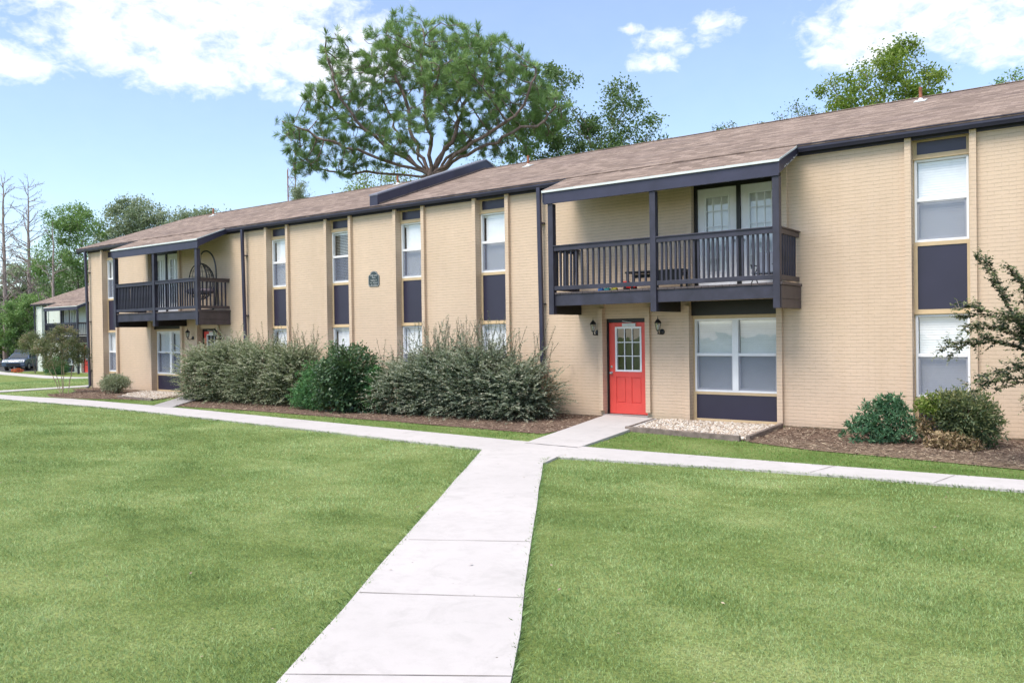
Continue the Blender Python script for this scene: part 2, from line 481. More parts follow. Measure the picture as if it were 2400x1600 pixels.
# tooled joints: thin dark recessed-looking strips of dirt packed in the control joints
def joints():
    mb = MB()
    def strip(a, b, w, z):
        a = Vector(a); b = Vector(b); d = (b-a).normalized(); q = Vector((-d.y, d.x))*w/2
        n = 7; L = []
        for k in range(n+1):
            p = a.lerp(b, k/n); jw = random.uniform(.5, 1.25)
            L.append((p-q*jw, p+q*jw))
        for k in range(n):
            mb.poly([(*L[k][0], z), (*L[k+1][0], z), (*L[k+1][1], z), (*L[k][1], z)])
    z = -.08+.034+.004
    strip((-5.34, -10.72), (-4.36, -10.16), .007, z); strip((-4.55, -12.07), (-3.46, -11.48), .009, z)
    strip((-3.80, -13.33), (-2.74, -12.63), .007, z); strip((-2.9, -14.8), (-1.8, -14.2), .014, z)
    z = -.08+.030+.004
    for x in (-3.33, -1.86): strip((x-.06, -5.15), (x+.06, -4.42), .010, z)
    for x in (-5.3, -11.2, -13.0, -14.8, -16.6, -18.4, -20.2, -24, -26, -28, -30): strip((x, -4.55-(.2 if x > -18 else 0)), (x+.03, -3.7-(.35 if x > -18 else -.02)), .008, z)
    strip((-8.34, -4.69), (-7.27, -4.72), .022, -.0415)
    tag(mb.build('path_joints', simple('joint_dirt', (.20, .175, .155), .95, .3)), kind='structure')
joints()

def sheet(name, poly, mat, lift, kind, seg=.4, bumpy=.02):
    """filled polygon laid on the ground with a slightly uneven surface"""
    import bmesh
    bm = bmesh.new()
    vs = [bm.verts.new((x, y, 0)) for x, y in poly]
    bm.faces.new(vs)
    bmesh.ops.triangulate(bm, faces=bm.faces)
    for _ in range(5):
        es = [e for e in bm.edges if e.calc_length() > seg]
        if not es: break
        bmesh.ops.subdivide_edges(bm, edges=es, cuts=1)
        bmesh.ops.triangulate(bm, faces=bm.faces)
    for v in bm.verts:
        b = any(e.is_boundary for e in v.link_edges)
        v.co.z = gz(v.co.x, v.co.y) + lift + (0 if b else random.uniform(0, bumpy))
    bm.normal_update()
    for f in bm.faces:
        if f.normal.z < 0: f.normal_flip()
    me = bpy.data.meshes.new(name); bm.to_mesh(me); bm.free(); me.shade_smooth()
    return tag(link(name, me, mat), kind=kind)

BED_MID = [(-21.45, -3.25), (-19.6, -3.1), (-17.9, -3.05), (-15.5, -3.12), (-13.1, -3.15), (-11, -3.25), (-8.9, -3.35), (-8.88, -2.6), (-9.55, .0), (-23.5, .0), (-23.1, -1.4), (-22.0, -2.5)]
BED_R = [(-5.42, -.02), (-5.26, -2.50), (-4.6, -2.75), (-4.03, -2.95), (-3.16, -3.06), (-2.2, -3.19), (-1.14, -3.36), (.5, -3.4), (.5, -.02)]
BED_L = [(-32.6, -.02), (-32.5, -.8), (-31.2, -1.2), (-30.1, -2.0), (-30.3, -2.7), (-28.9, -3.2), (-27.3, -3.25), (-25.7, -2.65), (-24.6, -2.5), (-24.4, -1.3), (-25.3, -.02)]
GRAV_R = [(-8.05, -.35), (-7.74, -2.12), (-6.5, -2.25), (-5.36, -2.42), (-5.30, -2.36), (-5.45, -.1), (-7.9, -.1)]
GRAV_L = [(-26.3, -2.2), (-24.0, -2.42), (-24.75, -1.2), (-25.4, -.15), (-28.2, -.15), (-27.6, -1.2)]
sheet('mulch_bed_middle', BED_MID, M['mulch'], .012, 'structure')
sheet('mulch_bed_right', BED_R, M['mulch'], .012, 'structure')
sheet('mulch_bed_left', BED_L, M['mulch'], .010, 'structure')
gravbase = simple('gravel_soil', (.33, .26, .20), .95, .3, 20)
sheet('gravel_bed_soil', GRAV_R, gravbase, .02, 'structure', .5, .01)
sheet('gravel_bed_soil_left', GRAV_L, gravbase, .022, 'structure', .5, .01)

def inside(poly, X, Y):
    r = np.zeros(len(X), bool); n = len(poly); j = n-1
    for i in range(n):
        xi, yi = poly[i]; xj, yj = poly[j]
        with np.errstate(divide='ignore', invalid='ignore'):
            c = ((yi > Y) != (yj > Y)) & (X < (xj-xi)*(Y-yi)/((yj-yi) or 1e-9)+xi)
        r ^= c; j = i
    return r

def pebbles(name, poly, n, z, label):
    xs = [p[0] for p in poly]; ys = [p[1] for p in poly]
    X = RNG.uniform(min(xs), max(xs), n*2); Y = RNG.uniform(min(ys), max(ys), n*2)
    k = inside(poly, X, Y); X = X[k][:n]; Y = Y[k][:n]; n = len(X)
    # icosahedron
    t = (1+5**.5)/2
    V = np.array([(-1,t,0),(1,t,0),(-1,-t,0),(1,-t,0),(0,-1,t),(0,1,t),(0,-1,-t),(0,1,-t),(t,0,-1),(t,0,1),(-t,0,-1),(-t,0,1)])/1.9
    F = np.array([(0,11,5),(0,5,1),(0,1,7),(0,7,10),(0,10,11),(1,5,9),(5,11,4),(11,10,2),(10,7,6),(7,1,8),(3,9,4),(3,4,2),(3,2,6),(3,6,8),(3,8,9),(4,9,5),(2,4,11),(6,2,10),(8,6,7),(9,8,1)])
    s = RNG.uniform(.010, .026, n)
    sc = np.stack([s, s*RNG.uniform(.6, 1, n), s*RNG.uniform(.45, .75, n)], -1)
    a = RNG.uniform(0, 2*PI, n); ca, sa = np.cos(a), np.sin(a)
    P = V[None]*sc[:, None]
    P = np.stack([P[..., 0]*ca[:, None]-P[..., 1]*sa[:, None], P[..., 0]*sa[:, None]+P[..., 1]*ca[:, None], P[..., 2]], -1)
    tl = RNG.uniform(-.5, .5, n)[:, None]
    P[..., 2] += P[..., 0]*tl
    P += np.stack([X, Y, z+RNG.uniform(0, .03, n)], -1)[:, None]
    FF = (F[None] + (np.arange(n)*12)[:, None, None]).reshape(-1, 3)
    o = np_mesh(name, P.reshape(-1, 3), FF, M['pebble'], tint=np.repeat(RNG.uniform(0, 1, n), 20))
    return tag(o, label, None, None, 'stuff')
def pebble_mat():
    n = N('river_pebbles')
    a = n.new('ShaderNodeAttribute', attribute_name='tint').outputs['Fac']
    n.color(n.ramp(a, [(0, (.22, .16, .12)), (.3, (.50, .40, .30)), (.6, (.62, .55, .47)), (.85, (.72, .70, .66)), (1, (.45, .28, .18))])); n.rough(.6)
    return n.m
M['pebble'] = pebble_mat()
pebbles('gravel', GRAV_R, 9000, -.055, 'pale mixed river gravel filling the timber edged bed below the double window').pop('category', None)
pebbles('gravel', GRAV_L, 7000, -.05, 'pale mixed gravel beside the far left entrance path').pop('category', None)

# strewn bark and straw on the beds
def litter(name, polys, n, label):
    Vs = []; Fs = []; T = []; base = 0
    for poly, cnt in zip(polys, n):
        xs = [p[0] for p in poly]; ys = [p[1] for p in poly]
        X = RNG.uniform(min(xs), max(xs), cnt*2); Y = RNG.uniform(min(ys), max(ys), cnt*2)
        k = inside(poly, X, Y); X = X[k][:cnt]; Y = Y[k][:cnt]; m = len(X)
        a = RNG.uniform(0, 2*PI, m); L = RNG.uniform(.010, .05, m); W = RNG.uniform(.002, .0065, m)
        d = np.stack([np.cos(a), np.sin(a), RNG.uniform(-.25, .35, m)], -1); q = np.stack([-np.sin(a), np.cos(a), RNG.uniform(-.4, .4, m)], -1)
        c = np.stack([X, Y, gza(X)+RNG.uniform(.02, .05, m)], -1)
        V = np.stack([c-d*L[:, None]-q*W[:, None], c+d*L[:, None]-q*W[:, None], c+d*L[:, None]+q*W[:, None], c-d*L[:, None]+q*W[:, None]], 1)
        Vs.append(V.reshape(-1, 3)); Fs.append(np.arange(m*4).reshape(-1, 4)+base); base += m*4; T.append(RNG.uniform(0, 1, m))
    o = np_mesh(name, np.concatenate(Vs), np.concatenate(Fs), M['litter'], tint=np.concatenate(T))
    return tag(o, label, None, None, 'stuff')
def litter_mat():
    n = N('bark_litter')
    a = n.new('ShaderNodeAttribute', attribute_name='tint').outputs['Fac']
    n.color(n.ramp(a, [(0, (.05, .033, .026)), (.4, (.16, .105, .075)), (.72, (.30, .22, .16)), (.95, (.45, .36, .26)), (1, (.62, .52, .36))])); n.rough(.9)
    return n.m
M['litter'] = litter_mat()
litter('mulch_litter', [BED_MID, BED_R, BED_L], [13000, 12000, 8000], 'loose bark and pine straw strewn over the planting beds along the wall')

# timbers round the gravel
def timber(a, b, label, z=-.05, h=.09, w=.075):
    a = Vector((*a, 0)); b = Vector((*b, 0)); d = (b-a); L = d.length
    mb = MB(); mb.box(0, L, -w/2, w/2, -.08, h-.02)
    o = mb.build('landscape_timber', M['timber'], bevel=.012)
    o.location = (a.x, a.y, z); o.rotation_euler = (0, 0, math.atan2(d.y, d.x))
    tag(o, label, 'edging timber', 'timbers edging the gravel beds')
timber((-7.80, -2.13), (-5.40, -2.45), 'long dark timber along the front of the gravel bed beside the right red door')
timber((-5.44, -.20), (-5.28, -2.40), 'dark timber at the right side of the gravel bed, next to the bare mulch')
timber((-8.10, -.36), (-7.82, -2.08), 'short timber between the right door path and the gravel', w=.05, h=.07)
timber((-26.35, -2.25), (-23.95, -2.47), 'dark timber in front of the far gravel bed by the left entrance', h=.07)

# ------------------------------------------------------------------ the apartment building
GRP_LAMP = 'black lanterns beside the red doors'
def building(loc, L, wall, trim, label, group=None, posts_down=False, detail=True, flip_doors=False):
    """two mirrored halves about x = -16.83 in local metres; L(x) mirrors"""
    root = empty('apartment_building', loc, label, 'building', group)
    def part(name, mb, mat, parent=root, **kw): return mb.build(name, mat, parent, **kw)
    X0, X1 = -32.62, -1.04
    WB = -.05        # bottom of the brick
    mir = lambda x: -33.66 - x
    bays_r = [-3.10, -13.10, -15.87]             # left edge of each slim window, right half
    bays = bays_r + [mir(x)-.87 for x in bays_r]
    ops = sorted([(b-.02, b+.87+.04) for b in bays])
    # --- walls: full height piers between bays
    units = [(-10.30, -5.40, 1), (mir(-5.40), mir(-10.30), -1)]
    spans = []
    x = X0
    for a, b in ops: spans.append((x, a)); x = b
    spans.append((x, X1))
    T = .30
    for a, b in spans:
        u = [q for q in units if a < q[0] and q[1] < b]
        mb = MB()
        if not u: mb.box(a, b, 0, T, WB, 5.38)
        else:
            s = u[0][2]
            f = (lambda x: x) if s == 1 else mir
            wl, wr = sorted((f(-7.41), f(-5.56))); dl, dr = sorted((f(-9.50), f(-8.43)))
            fl, fr = sorted((f(-7.33), f(-5.44)))
            H = 2.45
            seq = sorted([(wl, wr), (dl, dr)]); y = a
            for p, q in seq: mb.box(y, p, 0, T, WB, H); y = q
            mb.box(y, b, 0, T, WB, H)
            mb.box(dl, dr, .045, T, 2.13, H)
            mb.box(a, fl, 0, T, H, 5.38); mb.box(fr, b, 0, T, H, 5.38)
            mb.box(fl, fr, 0, T, H, 2.70)
        part('brick_wall', mb, wall)
    mb = MB().box(X0, X0+.3, T, 9.4, WB, 5.38); mb.poly([(X0, -.0, 5.38), (X0, 4.65, 7.0), (X0, 9.4, 5.38)][::-1]); mb.poly([(X0+.3, -.0, 5.38), (X0+.3, 4.65, 7.0), (X0+.3, 9.4, 5.38)])
    part('gable_wall', mb, wall)
    mb = MB().box(X1-.3, X1, T, 9.4, WB, 5.38); mb.poly([(X1, 0, 5.38), (X1, 4.65, 7.0), (X1, 9.4, 5.38)]); mb.poly([(X1-.3, 0, 5.38), (X1-.3, 4.65, 7.0), (X1-.3, 9.4, 5.38)][::-1])
    part('gable_wall', mb, wall)
    part('rear_wall', MB().box(X0+.3, X1-.3, 9.1, 9.4, WB, 5.38), wall)
    mb = MB()
    for a, b in spans: mb.box(a+.02, b-.02, .022, .25, -.9, WB)
    for a, b in ops: mb.box(a-.02, b+.02, .10, .25, -.9, WB)
    mb.box(X0+.02, X0+.25, .25, 9.3, -.9, WB); mb.box(X1-.25, X1-.02, .25, 9.3, -.9, WB)
    part('footing', mb, M['found'])
    part('floor_slab', MB().box(X0+.3, X1-.3, .62, 9.1, 2.45, 2.65), M['room'])
    # --- fins beside every slim bay
    fins = []
    for a, b in ops: fins += [(a-.10, a+.004, 5.215, -.03), (b-.004, b+.10, 5.215, -.03)]
    for s in (1, -1):
        f = (lambda x: x) if s == 1 else mir
        for p, q, z1, z0 in ((-9.60, -9.50, 2.36, .07), (-8.43, -8.33, 2.36, .07), (-7.51, -7.41, 2.36, -.06), (-5.56, -5.46, 2.36, -.06), (-7.43, -7.33, 4.90, 2.69), (-5.44, -5.34, 5.0, 2.69)):
            lo, hi = sorted((f(p), f(q))); fins.append((lo-.004, hi+.004, z1, z0))
    for a, b, z1, z0 in fins:
        part('brick_fin', MB().box(a, b, -.085, .16, z0, z1), wall)
    # --- window builder (parts with sub-parts)
    def window(xa, xb, z0, z1, y, halves=1, blind='closed', scr=True, cur=None):
        fw = .040
        mb = MB()
        mb.box(xa, xa+fw, y, y+.09, z0, z1); mb.box(xb-fw, xb, y, y+.09, z0, z1)
        mb.box(xa+fw, xb-fw, y, y+.09, z1-fw, z1); mb.box(xa+fw, xb-fw, y, y+.09, z0, z0+fw)
        mid = z0 + (z1-z0)*.51
        cells = [(xa+fw, xb-fw)]
        if halves == 2:
            c = (xa+xb)/2; mb.box(c-.065, c+.065, y-.006, y+.09, z0+fw, z1-fw); cells = [(xa+fw, c-.065), (c+.065, xb-fw)]
        for a, b in cells: mb.box(a, b, y-.002, y+.05, mid-.03, mid+.03)
        fr = part('window', mb, M['white'], bevel=.004)
        for a, b in cells:
            sb = MB()   # lower sash stiles, darker recess
            sb.box(a, a+.03, y+.022, y+.05, z0+fw, mid-.03); sb.box(b-.03, b, y+.022, y+.05, z0+fw, mid-.03)
            sb.box(a+.03, b-.03, y+.022, y+.05, z0+fw, z0+fw+.035)
            sb.build('sash', M['white'], fr)
            MB().poly([(a, y+.060, mid), (b, y+.060, mid), (b, y+.060, z1-fw), (a, y+.060, z1-fw)]).build('pane', M['glass'], fr)
            MB().poly([(a+.03, y+.045, z0+fw+.03), (b-.03, y+.045, z0+fw+.03), (b-.03, y+.045, mid-.03), (a+.03, y+.045, mid-.03)]).build('pane', M['glass'], fr)
            if scr: MB().poly([(a, y+.016, z0+fw), (b, y+.016, z0+fw), (b, y+.016, mid-.03), (a, y+.016, mid-.03)]).build('insect_screen', M['screen'], fr)
            if blind:
                bl = MB(); p = .045; z = z1-fw-.05; yb = y+.105
                bl.box(a+.01, b-.01, yb-.02, yb+.02, z1-fw-.055, z1-fw-.005)
                gap = {'closed': 0, 'side': .05, 'open': .05}.get(blind, 0)
                zend = z0+fw+(.07 if blind != 'half' else .5)
                while z > zend:
                    sag = random.uniform(-.0015, .0015)
                    if blind == 'open': bl.poly([(a+gap, yb-.020, z+sag), (b-.012, yb-.020, z-sag), (b-.012, yb+.018, z-.012), (a+gap, yb+.018, z-.012)])
                    else: bl.poly([(a+gap+.008, yb+(.012 if halves == 2 else .004), z+sag), (b-.008, yb+(.012 if halves == 2 else .004), z-sag), (b-.008, yb-(.012 if halves == 2 else .004), z-p-(-.001 if halves == 2 else .002)), (a+gap+.008, yb-(.012 if halves == 2 else .004), z-p-(-.001 if halves == 2 else .002))])
                    z -= p
                bl.box(a+gap+.01, b-.01, yb-.012, yb+.012, z-.012, z+.008)
                bl.build('blind', M['blind'], fr)
            if cur:
                c = MB(); n = 26
                for k in range(n):
                    t0, t1 = a+(b-a)*(.12+.88*k/n), a+(b-a)*(.12+.88*(k+1)/n)
                    ya, yb_ = y+.11+.02*math.sin(k*1.3), y+.11+.02*math.sin((k+1)*1.3)
                    c.poly([(t0, ya, z0+fw), (t1, yb_, z0+fw), (t1, yb_, z1-fw), (t0, ya, z1-fw)])
                c.build('curtain', M['curtain'], fr)
        MB().poly([(xa, y+.42, z0), (xb, y+.42, z0), (xb, y+.42, z1), (xa, y+.42, z1)]).build('room_backdrop', M['room'], fr)
        return fr
    kinds = {0: ('closed', 'closed'), 1: ('side', 'closed'), 2: ('side', 'closed'), 3: ('open', 'side'), 4: ('side', 'side'), 5: ('side', 'closed')}
    order = bays_r + [mir(-15.87)-.87, mir(-13.10)-.87, mir(-3.10)-.87]
    for i, b in enumerate(order):
        bu, bl_ = kinds[i]
        xa, xb = b, b+.87
        if not detail and i < 3: continue
        window(xa, xb, 3.365, 4.84, .125, blind=bu)
        window(xa, xb, .585, 2.065, .125, blind=bl_)
        # infill panels and their trim
        ta, tb = b-.02, b+.91
        for z0, z1 in ((4.93, 5.155), (2.16, 3.295), (.0, .515)):
            part('infill_panel', MB().box(xa+.045, xb-.035, .135, .16, z0, z1), M['panel'])
        mb = MB()
        for z0, z1 in ((5.155, 5.20), (4.84, 4.93), (3.295, 3.365), (2.065, 2.16), (.515, .585), (-.06, 0)):
            mb.box(ta, tb, .118, .20, z0, z1)
        for z0, z1 in ((4.93, 5.155), (2.16, 3.295), (0, .515)):
            mb.box(ta, xa+.045, .120, .20, z0, z1); mb.box(xb-.035, tb, .120, .20, z0, z1)
        for z0, z1 in ((3.365, 4.84), (.585, 2.065)):
            mb.box(ta, xa-.001, .130, .20, z0, z1); mb.box(xb+.001, tb, .130, .20, z0, z1)
        for z in (4.84, 2.075): mb.box(ta, tb, .085, .1175, z, z+.022)
        part('panel_trim', mb, trim)
    # --- balcony units
    for s in (1, -1):
        f = (lambda x: x) if s == 1 else mir
        S = lambda a, b: sorted((f(a), f(b)))
        # big double window with panel
        a, b = S(-7.37, -5.60)
        window(a, b, .56, 2.08, .125, halves=2, blind='closed' if s == 1 else 'side', cur=None)
        part('infill_panel', MB().box(a+.03, b-.03, .135, .16, .0, .505), M['panel'])
        mb = MB(); wa, wb = S(-7.41, -5.56)
        for z0, z1 in ((.505, .56), (-.06, 0), (2.08, 2.15)): mb.box(wa, wb, .105 if z0 > 2 else .118, .20, z0, z1)
        mb.box(wa, a+.03, .120, .20, 0, .505); mb.box(b-.03, wb, .120, .20, 0, .505)
        mb.box(wa, a-.001, .130, .20, .56, 2.08); mb.box(b+.001, wb, .130, .20, .56, 2.08)
        part('panel_trim', mb, trim)
        part('footing', MB().box(wa-.02, wb+.02, .08, .25, -.9, -.06), M['found'])
        part('header_board', MB().box(wa, wb, .05, .20, 2.15, 2.45), M['black'])
        # entrance door
        da, db = S(-9.50, -8.43)
        mb = MB(); mb.box(da, da+.045, .12, .26, -.01, 2.13); mb.box(db-.045, db, .12, .26, -.01, 2.13); mb.box(da+.045, db-.045, .12, .26, 2.045, 2.13)
        part('door_frame', mb, M['black'])
        ua, ub = da+.047, db-.047
        y = .150
        mb = MB()
        # slab with an opening for the half light: built from rails and stiles
        ga, gb = ua+.17, ub-.17
        mb.box(ua, ga, y, y+.045, .0, 2.04); mb.box(gb, ub, y, y+.045, .0, 2.04)
        mb.box(ga, gb, y, y+.045, 1.92, 2.04); mb.box(ga, gb, y, y+.045, .82, .97); mb.box(ga, gb, y, y+.045, 0, .24)
        m0 = (ga+gb)/2
        mb.box(m0-.07, m0+.07, y, y+.045, .24, .82)
        for p, q in ((ga, m0-.07), (m0+.07, gb)):
            mb.box(p, q, y+.018, y+.040, .24, .82)
            mb.prism([(p+.025, y+.017, .265), (q-.025, y+.017, .265), (q-.025, y+.017, .795), (p+.025, y+.017, .795)], (0, -.012, 0))
        door = part('door', mb, M['red'], bevel=.004)
        mb = MB()
        mb.box(ga-.012, ga+.03, y-.012, y+.05, .945, 1.945); mb.box(gb-.03, gb+.012, y-.012, y+.05, .945, 1.945)
        mb.box(ga+.03, gb-.03, y-.012, y+.05, 1.905, 1.945); mb.box(ga+.03, gb-.03, y-.012, y+.05, .945, .985)
        for k in (1, 2):
            xx = ga+.03+(gb-ga-.06)*k/3; mb.box(xx-.009, xx+.009, y-.006, y+.012, .985, 1.905)
            zz = .985+.92*k/3; mb.box(ga+.03, gb-.03, y-.007, y+.011, zz-.009, zz+.009)
        mb.build('light_frame', M['white'], door)
        MB().poly([(ga, y+.02, .96), (gb, y+.02, .96), (gb, y+.02, 1.93), (ga, y+.02, 1.93)]).build('pane', M['glassdim'], door)
        MB().box(ga-.1, gb+.1, y+.5, y+.52, 0, 2.1).build('room_backdrop', M['room'], door)
        hx = ua+.055 if s == 1 else ub-.055
        MB().lathe([(.0, 0), (.032, 0), (.032, -.008), (.012, -.012), (.012, -.035), (.028, -.045), (.031, -.06), (.022, -.072), (.0, -.075)], (hx, y, .91), 14, 'y').build('knob', M['metal'], door, smooth=True)
        MB().lathe([(.0, 0), (.030, 0), (.027, -.014), (.0, -.016)], (hx, y, 1.05), 14, 'y').build('deadbolt', M['metal'], door, smooth=True)
        ca = ua+.36; mb = MB().box(ca, ca+.33, y-.05, y, 1.95, 2.02)
        mb.tube([(ca+.24, y-.055, 2.035), (ca+.05, y-.13, 2.07)], .007, 6)
        mb.build('door_closer', M['flash'], door)
        mb = MB().box(da-.02, db+.02, -.04, .30, -.35, -.012)
        part('threshold', mb, M['concrete2'])
        # french doors
        fa, fb = S(-7.33, -5.44)
        mb = MB(); mb.box(fa, fa+.07, .06, .24, 2.70, 4.90); mb.box(fb-.07, fb, .06, .24, 2.70, 4.90)
        mc = f(-6.365); mb.box(mc-.04, mc+.04, .06, .24, 2.70, 4.78); mb.box(fa+.07, fb-.07, .06, .24, 4.78, 5.02); mb.box(fa+.0, fb-.0, .06, .24, 5.02, 5.38)
        part('french_door_frame', mb, M['black'])
        part('french_door_sill', MB().box(fa+.07, fb-.07, -.03, .24, 2.695, 2.73), M['flash'])
        for p, q in ((fa+.072, mc-.042), (mc+.042, fb-.072)):
            y = .10; g0, g1 = p+.15, q-.15
            mb = MB().box(p, g0, y, y+.045, 2.735, 4.778).box(g1, q, y, y+.045, 2.735, 4.778).box(g0, g1, y, y+.045, 4.62, 4.778).box(g0, g1, y, y+.045, 2.735, 3.02)
            d = part('french_door', mb, M['doorwhite'], bevel=.004)
            mb = MB().box(g0, g0+.035, y-.012, y+.05, 3.02, 4.62).box(g1-.035, g1, y-.012, y+.05, 3.02, 4.62).box(g0+.035, g1-.035, y-.012, y+.05, 4.585, 4.62).box(g0+.035, g1-.035, y-.012, y+.05, 3.02, 3.055)
            for k in (1, 2): xx = g0+(g1-g0)*k/3; mb.box(xx-.009, xx+.009, y-.006, y+.014, 3.055, 4.585)
            for k in (1, 2, 3, 4): zz = 3.02+1.6*k/5; mb.box(g0+.035, g1-.035, y-.007, y+.013, zz-.009, zz+.009)
            mb.build('muntin_grid', M['white'], d)
            MB().poly([(g0, y+.02, 3.04), (g1, y+.02, 3.04), (g1, y+.02, 4.6), (g0, y+.02, 4.6)]).build('pane', M['glass'], d)
            bl = MB(); z = 4.60
            while z > 3.06: bl.poly([(g0, y+.08, z), (g1, y+.08, z), (g1, y+.095, z-.03), (g0, y+.095, z-.03)]); z -= .028
            bl.build('blind', M['blind'], d)
            kx = q-.06 if (p < mc) == (s == 1) else p+.06
            MB().lathe([(.0, 0), (.028, 0), (.012, -.012), (.012, -.035), (.028, -.05), (.02, -.068), (.0, -.07)], (kx, y, 3.66), 12, 'y').build('knob', M['metal'], d, smooth=True)
        # --- the balcony itself
        yF = -1.18   # outer face of the posts
        pc = [f(-10.125), f(-7.665), f(-5.175)]
        bal = part('balcony', MB().box(*S(-10.18, -5.12), -1.13, -.005, 2.665, 2.705), M['darkwood'])
        # deck board edges
        mb = MB(); e0, e1 = S(-10.05, -5.25); x = e0
        while x < e1: mb.box(x, min(x+.135, e1), -1.150+random.uniform(-.004, .006), -1.1305, 2.668+random.uniform(-.004, 0), 2.703); x += .142
        mb.build('deck_edge', M['brownwood'], bal)
        for k in range(3):
            x = pc[k]; z0 = 2.23 if not posts_down else -.15
            MB().box(x-.065, x+.065, yF, yF+.13, z0, 4.635).build('post', M['darkwood'], bal, bevel=.006)
            MB().box(x-.045, x+.045, yF+.131, -.005, 2.235, 2.660).build('cantilever_beam', M['black' if k != (2 if s == 1 else 0) else 'brownwood'], bal)
        ex = f(-5.115) ; o_ = 1 if s == 1 else -1
        # visible end cladding in two boards
        e_r = max(pc)+.067
        MB().box(e_r-.02, e_r+.012, yF+.05, -.005, 2.235, 2.40).box(e_r-.02, e_r+.010, yF+.05, -.005, 2.406, 2.655).box(e_r-.02, e_r+.035, yF+.02, -.005, 2.66, 2.712).build('end_boards', M['brownwood'], bal, bevel=.003)
        for a, b in ((pc[0], pc[1]), (pc[1], pc[2])):
            a, b = min(a, b)+.066, max(a, b)-.066
            MB().box(a, b, yF+.055, yF+.095, 2.415, 2.663).build('rim_joist', M['darkwood'], bal, bevel=.004)
            MB().box(a, b, yF+.02, yF+.06, 3.605, 3.70).box(a, b, yF+.0, yF+.10, 3.701, 3.728).build('top_rail', M['darkwood'], bal, bevel=.004)
            MB().box(a, b, yF+.02, yF+.06, 2.755, 2.845).build('bottom_rail', M['darkwood'], bal, bevel=.004)
            short = abs((a+b)/2 - f(-8.9)) < 1.0
            sp = .138 if short else .100
            n = int((b-a)/sp); st = (b-a)/(n+1)
            base = None
            for k in range(n):
                px = a+st*(k+1)
                if base is None:
                    base = MB().box(-.019, .019, -.019, .019, 0, .86).build('baluster', M['darkwood'], bal); q = base
                else:
                    q = base.copy(); COL.objects.link(q)
                q.location = (px+random.uniform(-.004, .004), yF+.0805, 2.80); q.rotation_euler = (0, random.uniform(-.012, .012), 0)
        for sx, which in ((min(pc), 0), (max(pc), 1)):
            a, b = yF+.131, -.006
            xx = sx+.03*(1 if which else -1)
            mt = M['brownwood'] if which else M['darkwood']  # right-hand rails take the browner copy, side light painted in
            MB().box(xx-.02, xx+.02, a, b, 3.605, 3.70).box(xx-.05, xx+.05, a, b, 3.701, 3.728).build('top_rail', mt, bal, bevel=.004)
            MB().box(xx-.02, xx+.02, a, b, 2.755, 2.845).build('bottom_rail', mt, bal, bevel=.004)
            for k in range(7):
                q = base.copy(); COL.objects.link(q); q.data = base.data
                q.location = (xx-.0405*(1 if which else -1), a+(b-a)*(k+.8)/7.6, 2.80)
        ba, bb = S(-10.28, -5.10)
        MB().box(ba, bb, yF-.03, yF+.015, 4.636, 4.905).build('porch_beam', M['dark'], bal, bevel=.004)
        # --- porch roof
        ra, rb = ba-.02, bb+.02
        y0, z0_ = .55, 5.36+.3535*.78+.005; y1, z1_ = yF-.06, 4.935
        sl = (z0_-z1_)/(y0-y1)
        pr = part('porch_roof', MB().prism([(ra, y1, z1_), (ra, y0, z0_), (ra, y0, z0_-.028), (ra, y1, z1_-.028)], (rb-ra, 0, 0)), M['shingle'])
        MB().prism([(ra+.01, y1+.02, z1_-.03), (ra+.01, -.13, z1_-.03+sl*(-.13-y1-.02)), (ra+.01, -.13, z1_-.06+sl*(-.13-y1-.02)), (ra+.01, y1+.02, z1_-.06)], (rb-ra-.02, 0, 0)).build('porch_soffit', M['brownwood'], pr)
        MB().box(ra, rb, y1-.006, y1+.012, z1_-.05, z1_-.006).build('drip_edge', M['flash'], pr)
        for xx, d in ((ra, 1), (rb, -1)):
            zt = lambda y: z1_-.031+sl*(y-y1)
            MB().prism([(xx+.004*d, y1+.02, zt(y1+.02)), (xx+.004*d, -.12, zt(-.12)), (xx+.004*d, -.12, zt(-.12)-.15), (xx+.004*d, y1+.02, zt(y1+.02)-.24)], (.03*d, 0, 0)).build('rake_board', M['dark'], pr)
            dr = MB()
            dr.prism([(xx-.008*d, y1, zt(y1)+.03), (xx-.008*d, -.10, zt(-.10)+.03), (xx-.008*d, -.10, zt(-.10)-.004), (xx-.008*d, y1, zt(y1)-.004)], (.010*d, 0, 0))
            dr.build('drip_edge', M['flash'], pr)
        if s == 1 and detail:  # peeling paint flakes on the right rake board
            mb = MB(); rr = random.Random(3)
            for k in range(16):
                yy = -.95+.75*k/16+rr.uniform(-.02, .02); zc = zt(yy)-.19+.05*(k/16)+rr.uniform(-.02, .02); r = rr.uniform(.006, .018)
                mb.poly([(rb+.004, yy+r*math.cos(t)*rr.uniform(.7, 1.8), zc+r*math.sin(t)*rr.uniform(.5, 1.1)) for t in (0, 1, 2, 3, 4, 5)])
            mb.build('bare_paint_spots', M['white'], pr)
    # --- eaves
    ea, eb = X0-.50, X1+.50
    part('frieze_board', MB().box(X0+.001, X1-.001, -.022, -.001, 5.172, 5.40), M['dark'])
    part('fascia_board', MB().box(ea+.02, eb-.02, -.118, -.095, 5.235, 5.36), M['dark'])
    part('soffit', MB().box(ea+.02, eb-.02, -.094, -.023, 5.24, 5.262), M['black'])
    gut = [(-.125, 5.345), (-.125, 5.225), (-.185, 5.21), (-.205, 5.245), (-.222, 5.27), (-.225, 5.330), (-.240, 5.338), (-.240, 5.348), (-.215, 5.348), (-.212, 5.275), (-.18, 5.225), (-.135, 5.24), (-.135, 5.345)]
    gpieces = [(ea, mir(-5.08)), (mir(-10.31), -10.31), (-5.08, eb)]
    # the gutter is one run above each stretch of wall
    for a, b in gpieces:
        part('gutter', MB().prism([(a, y, z) for y, z in gut], (b-a, 0, 0)), M['dark'])
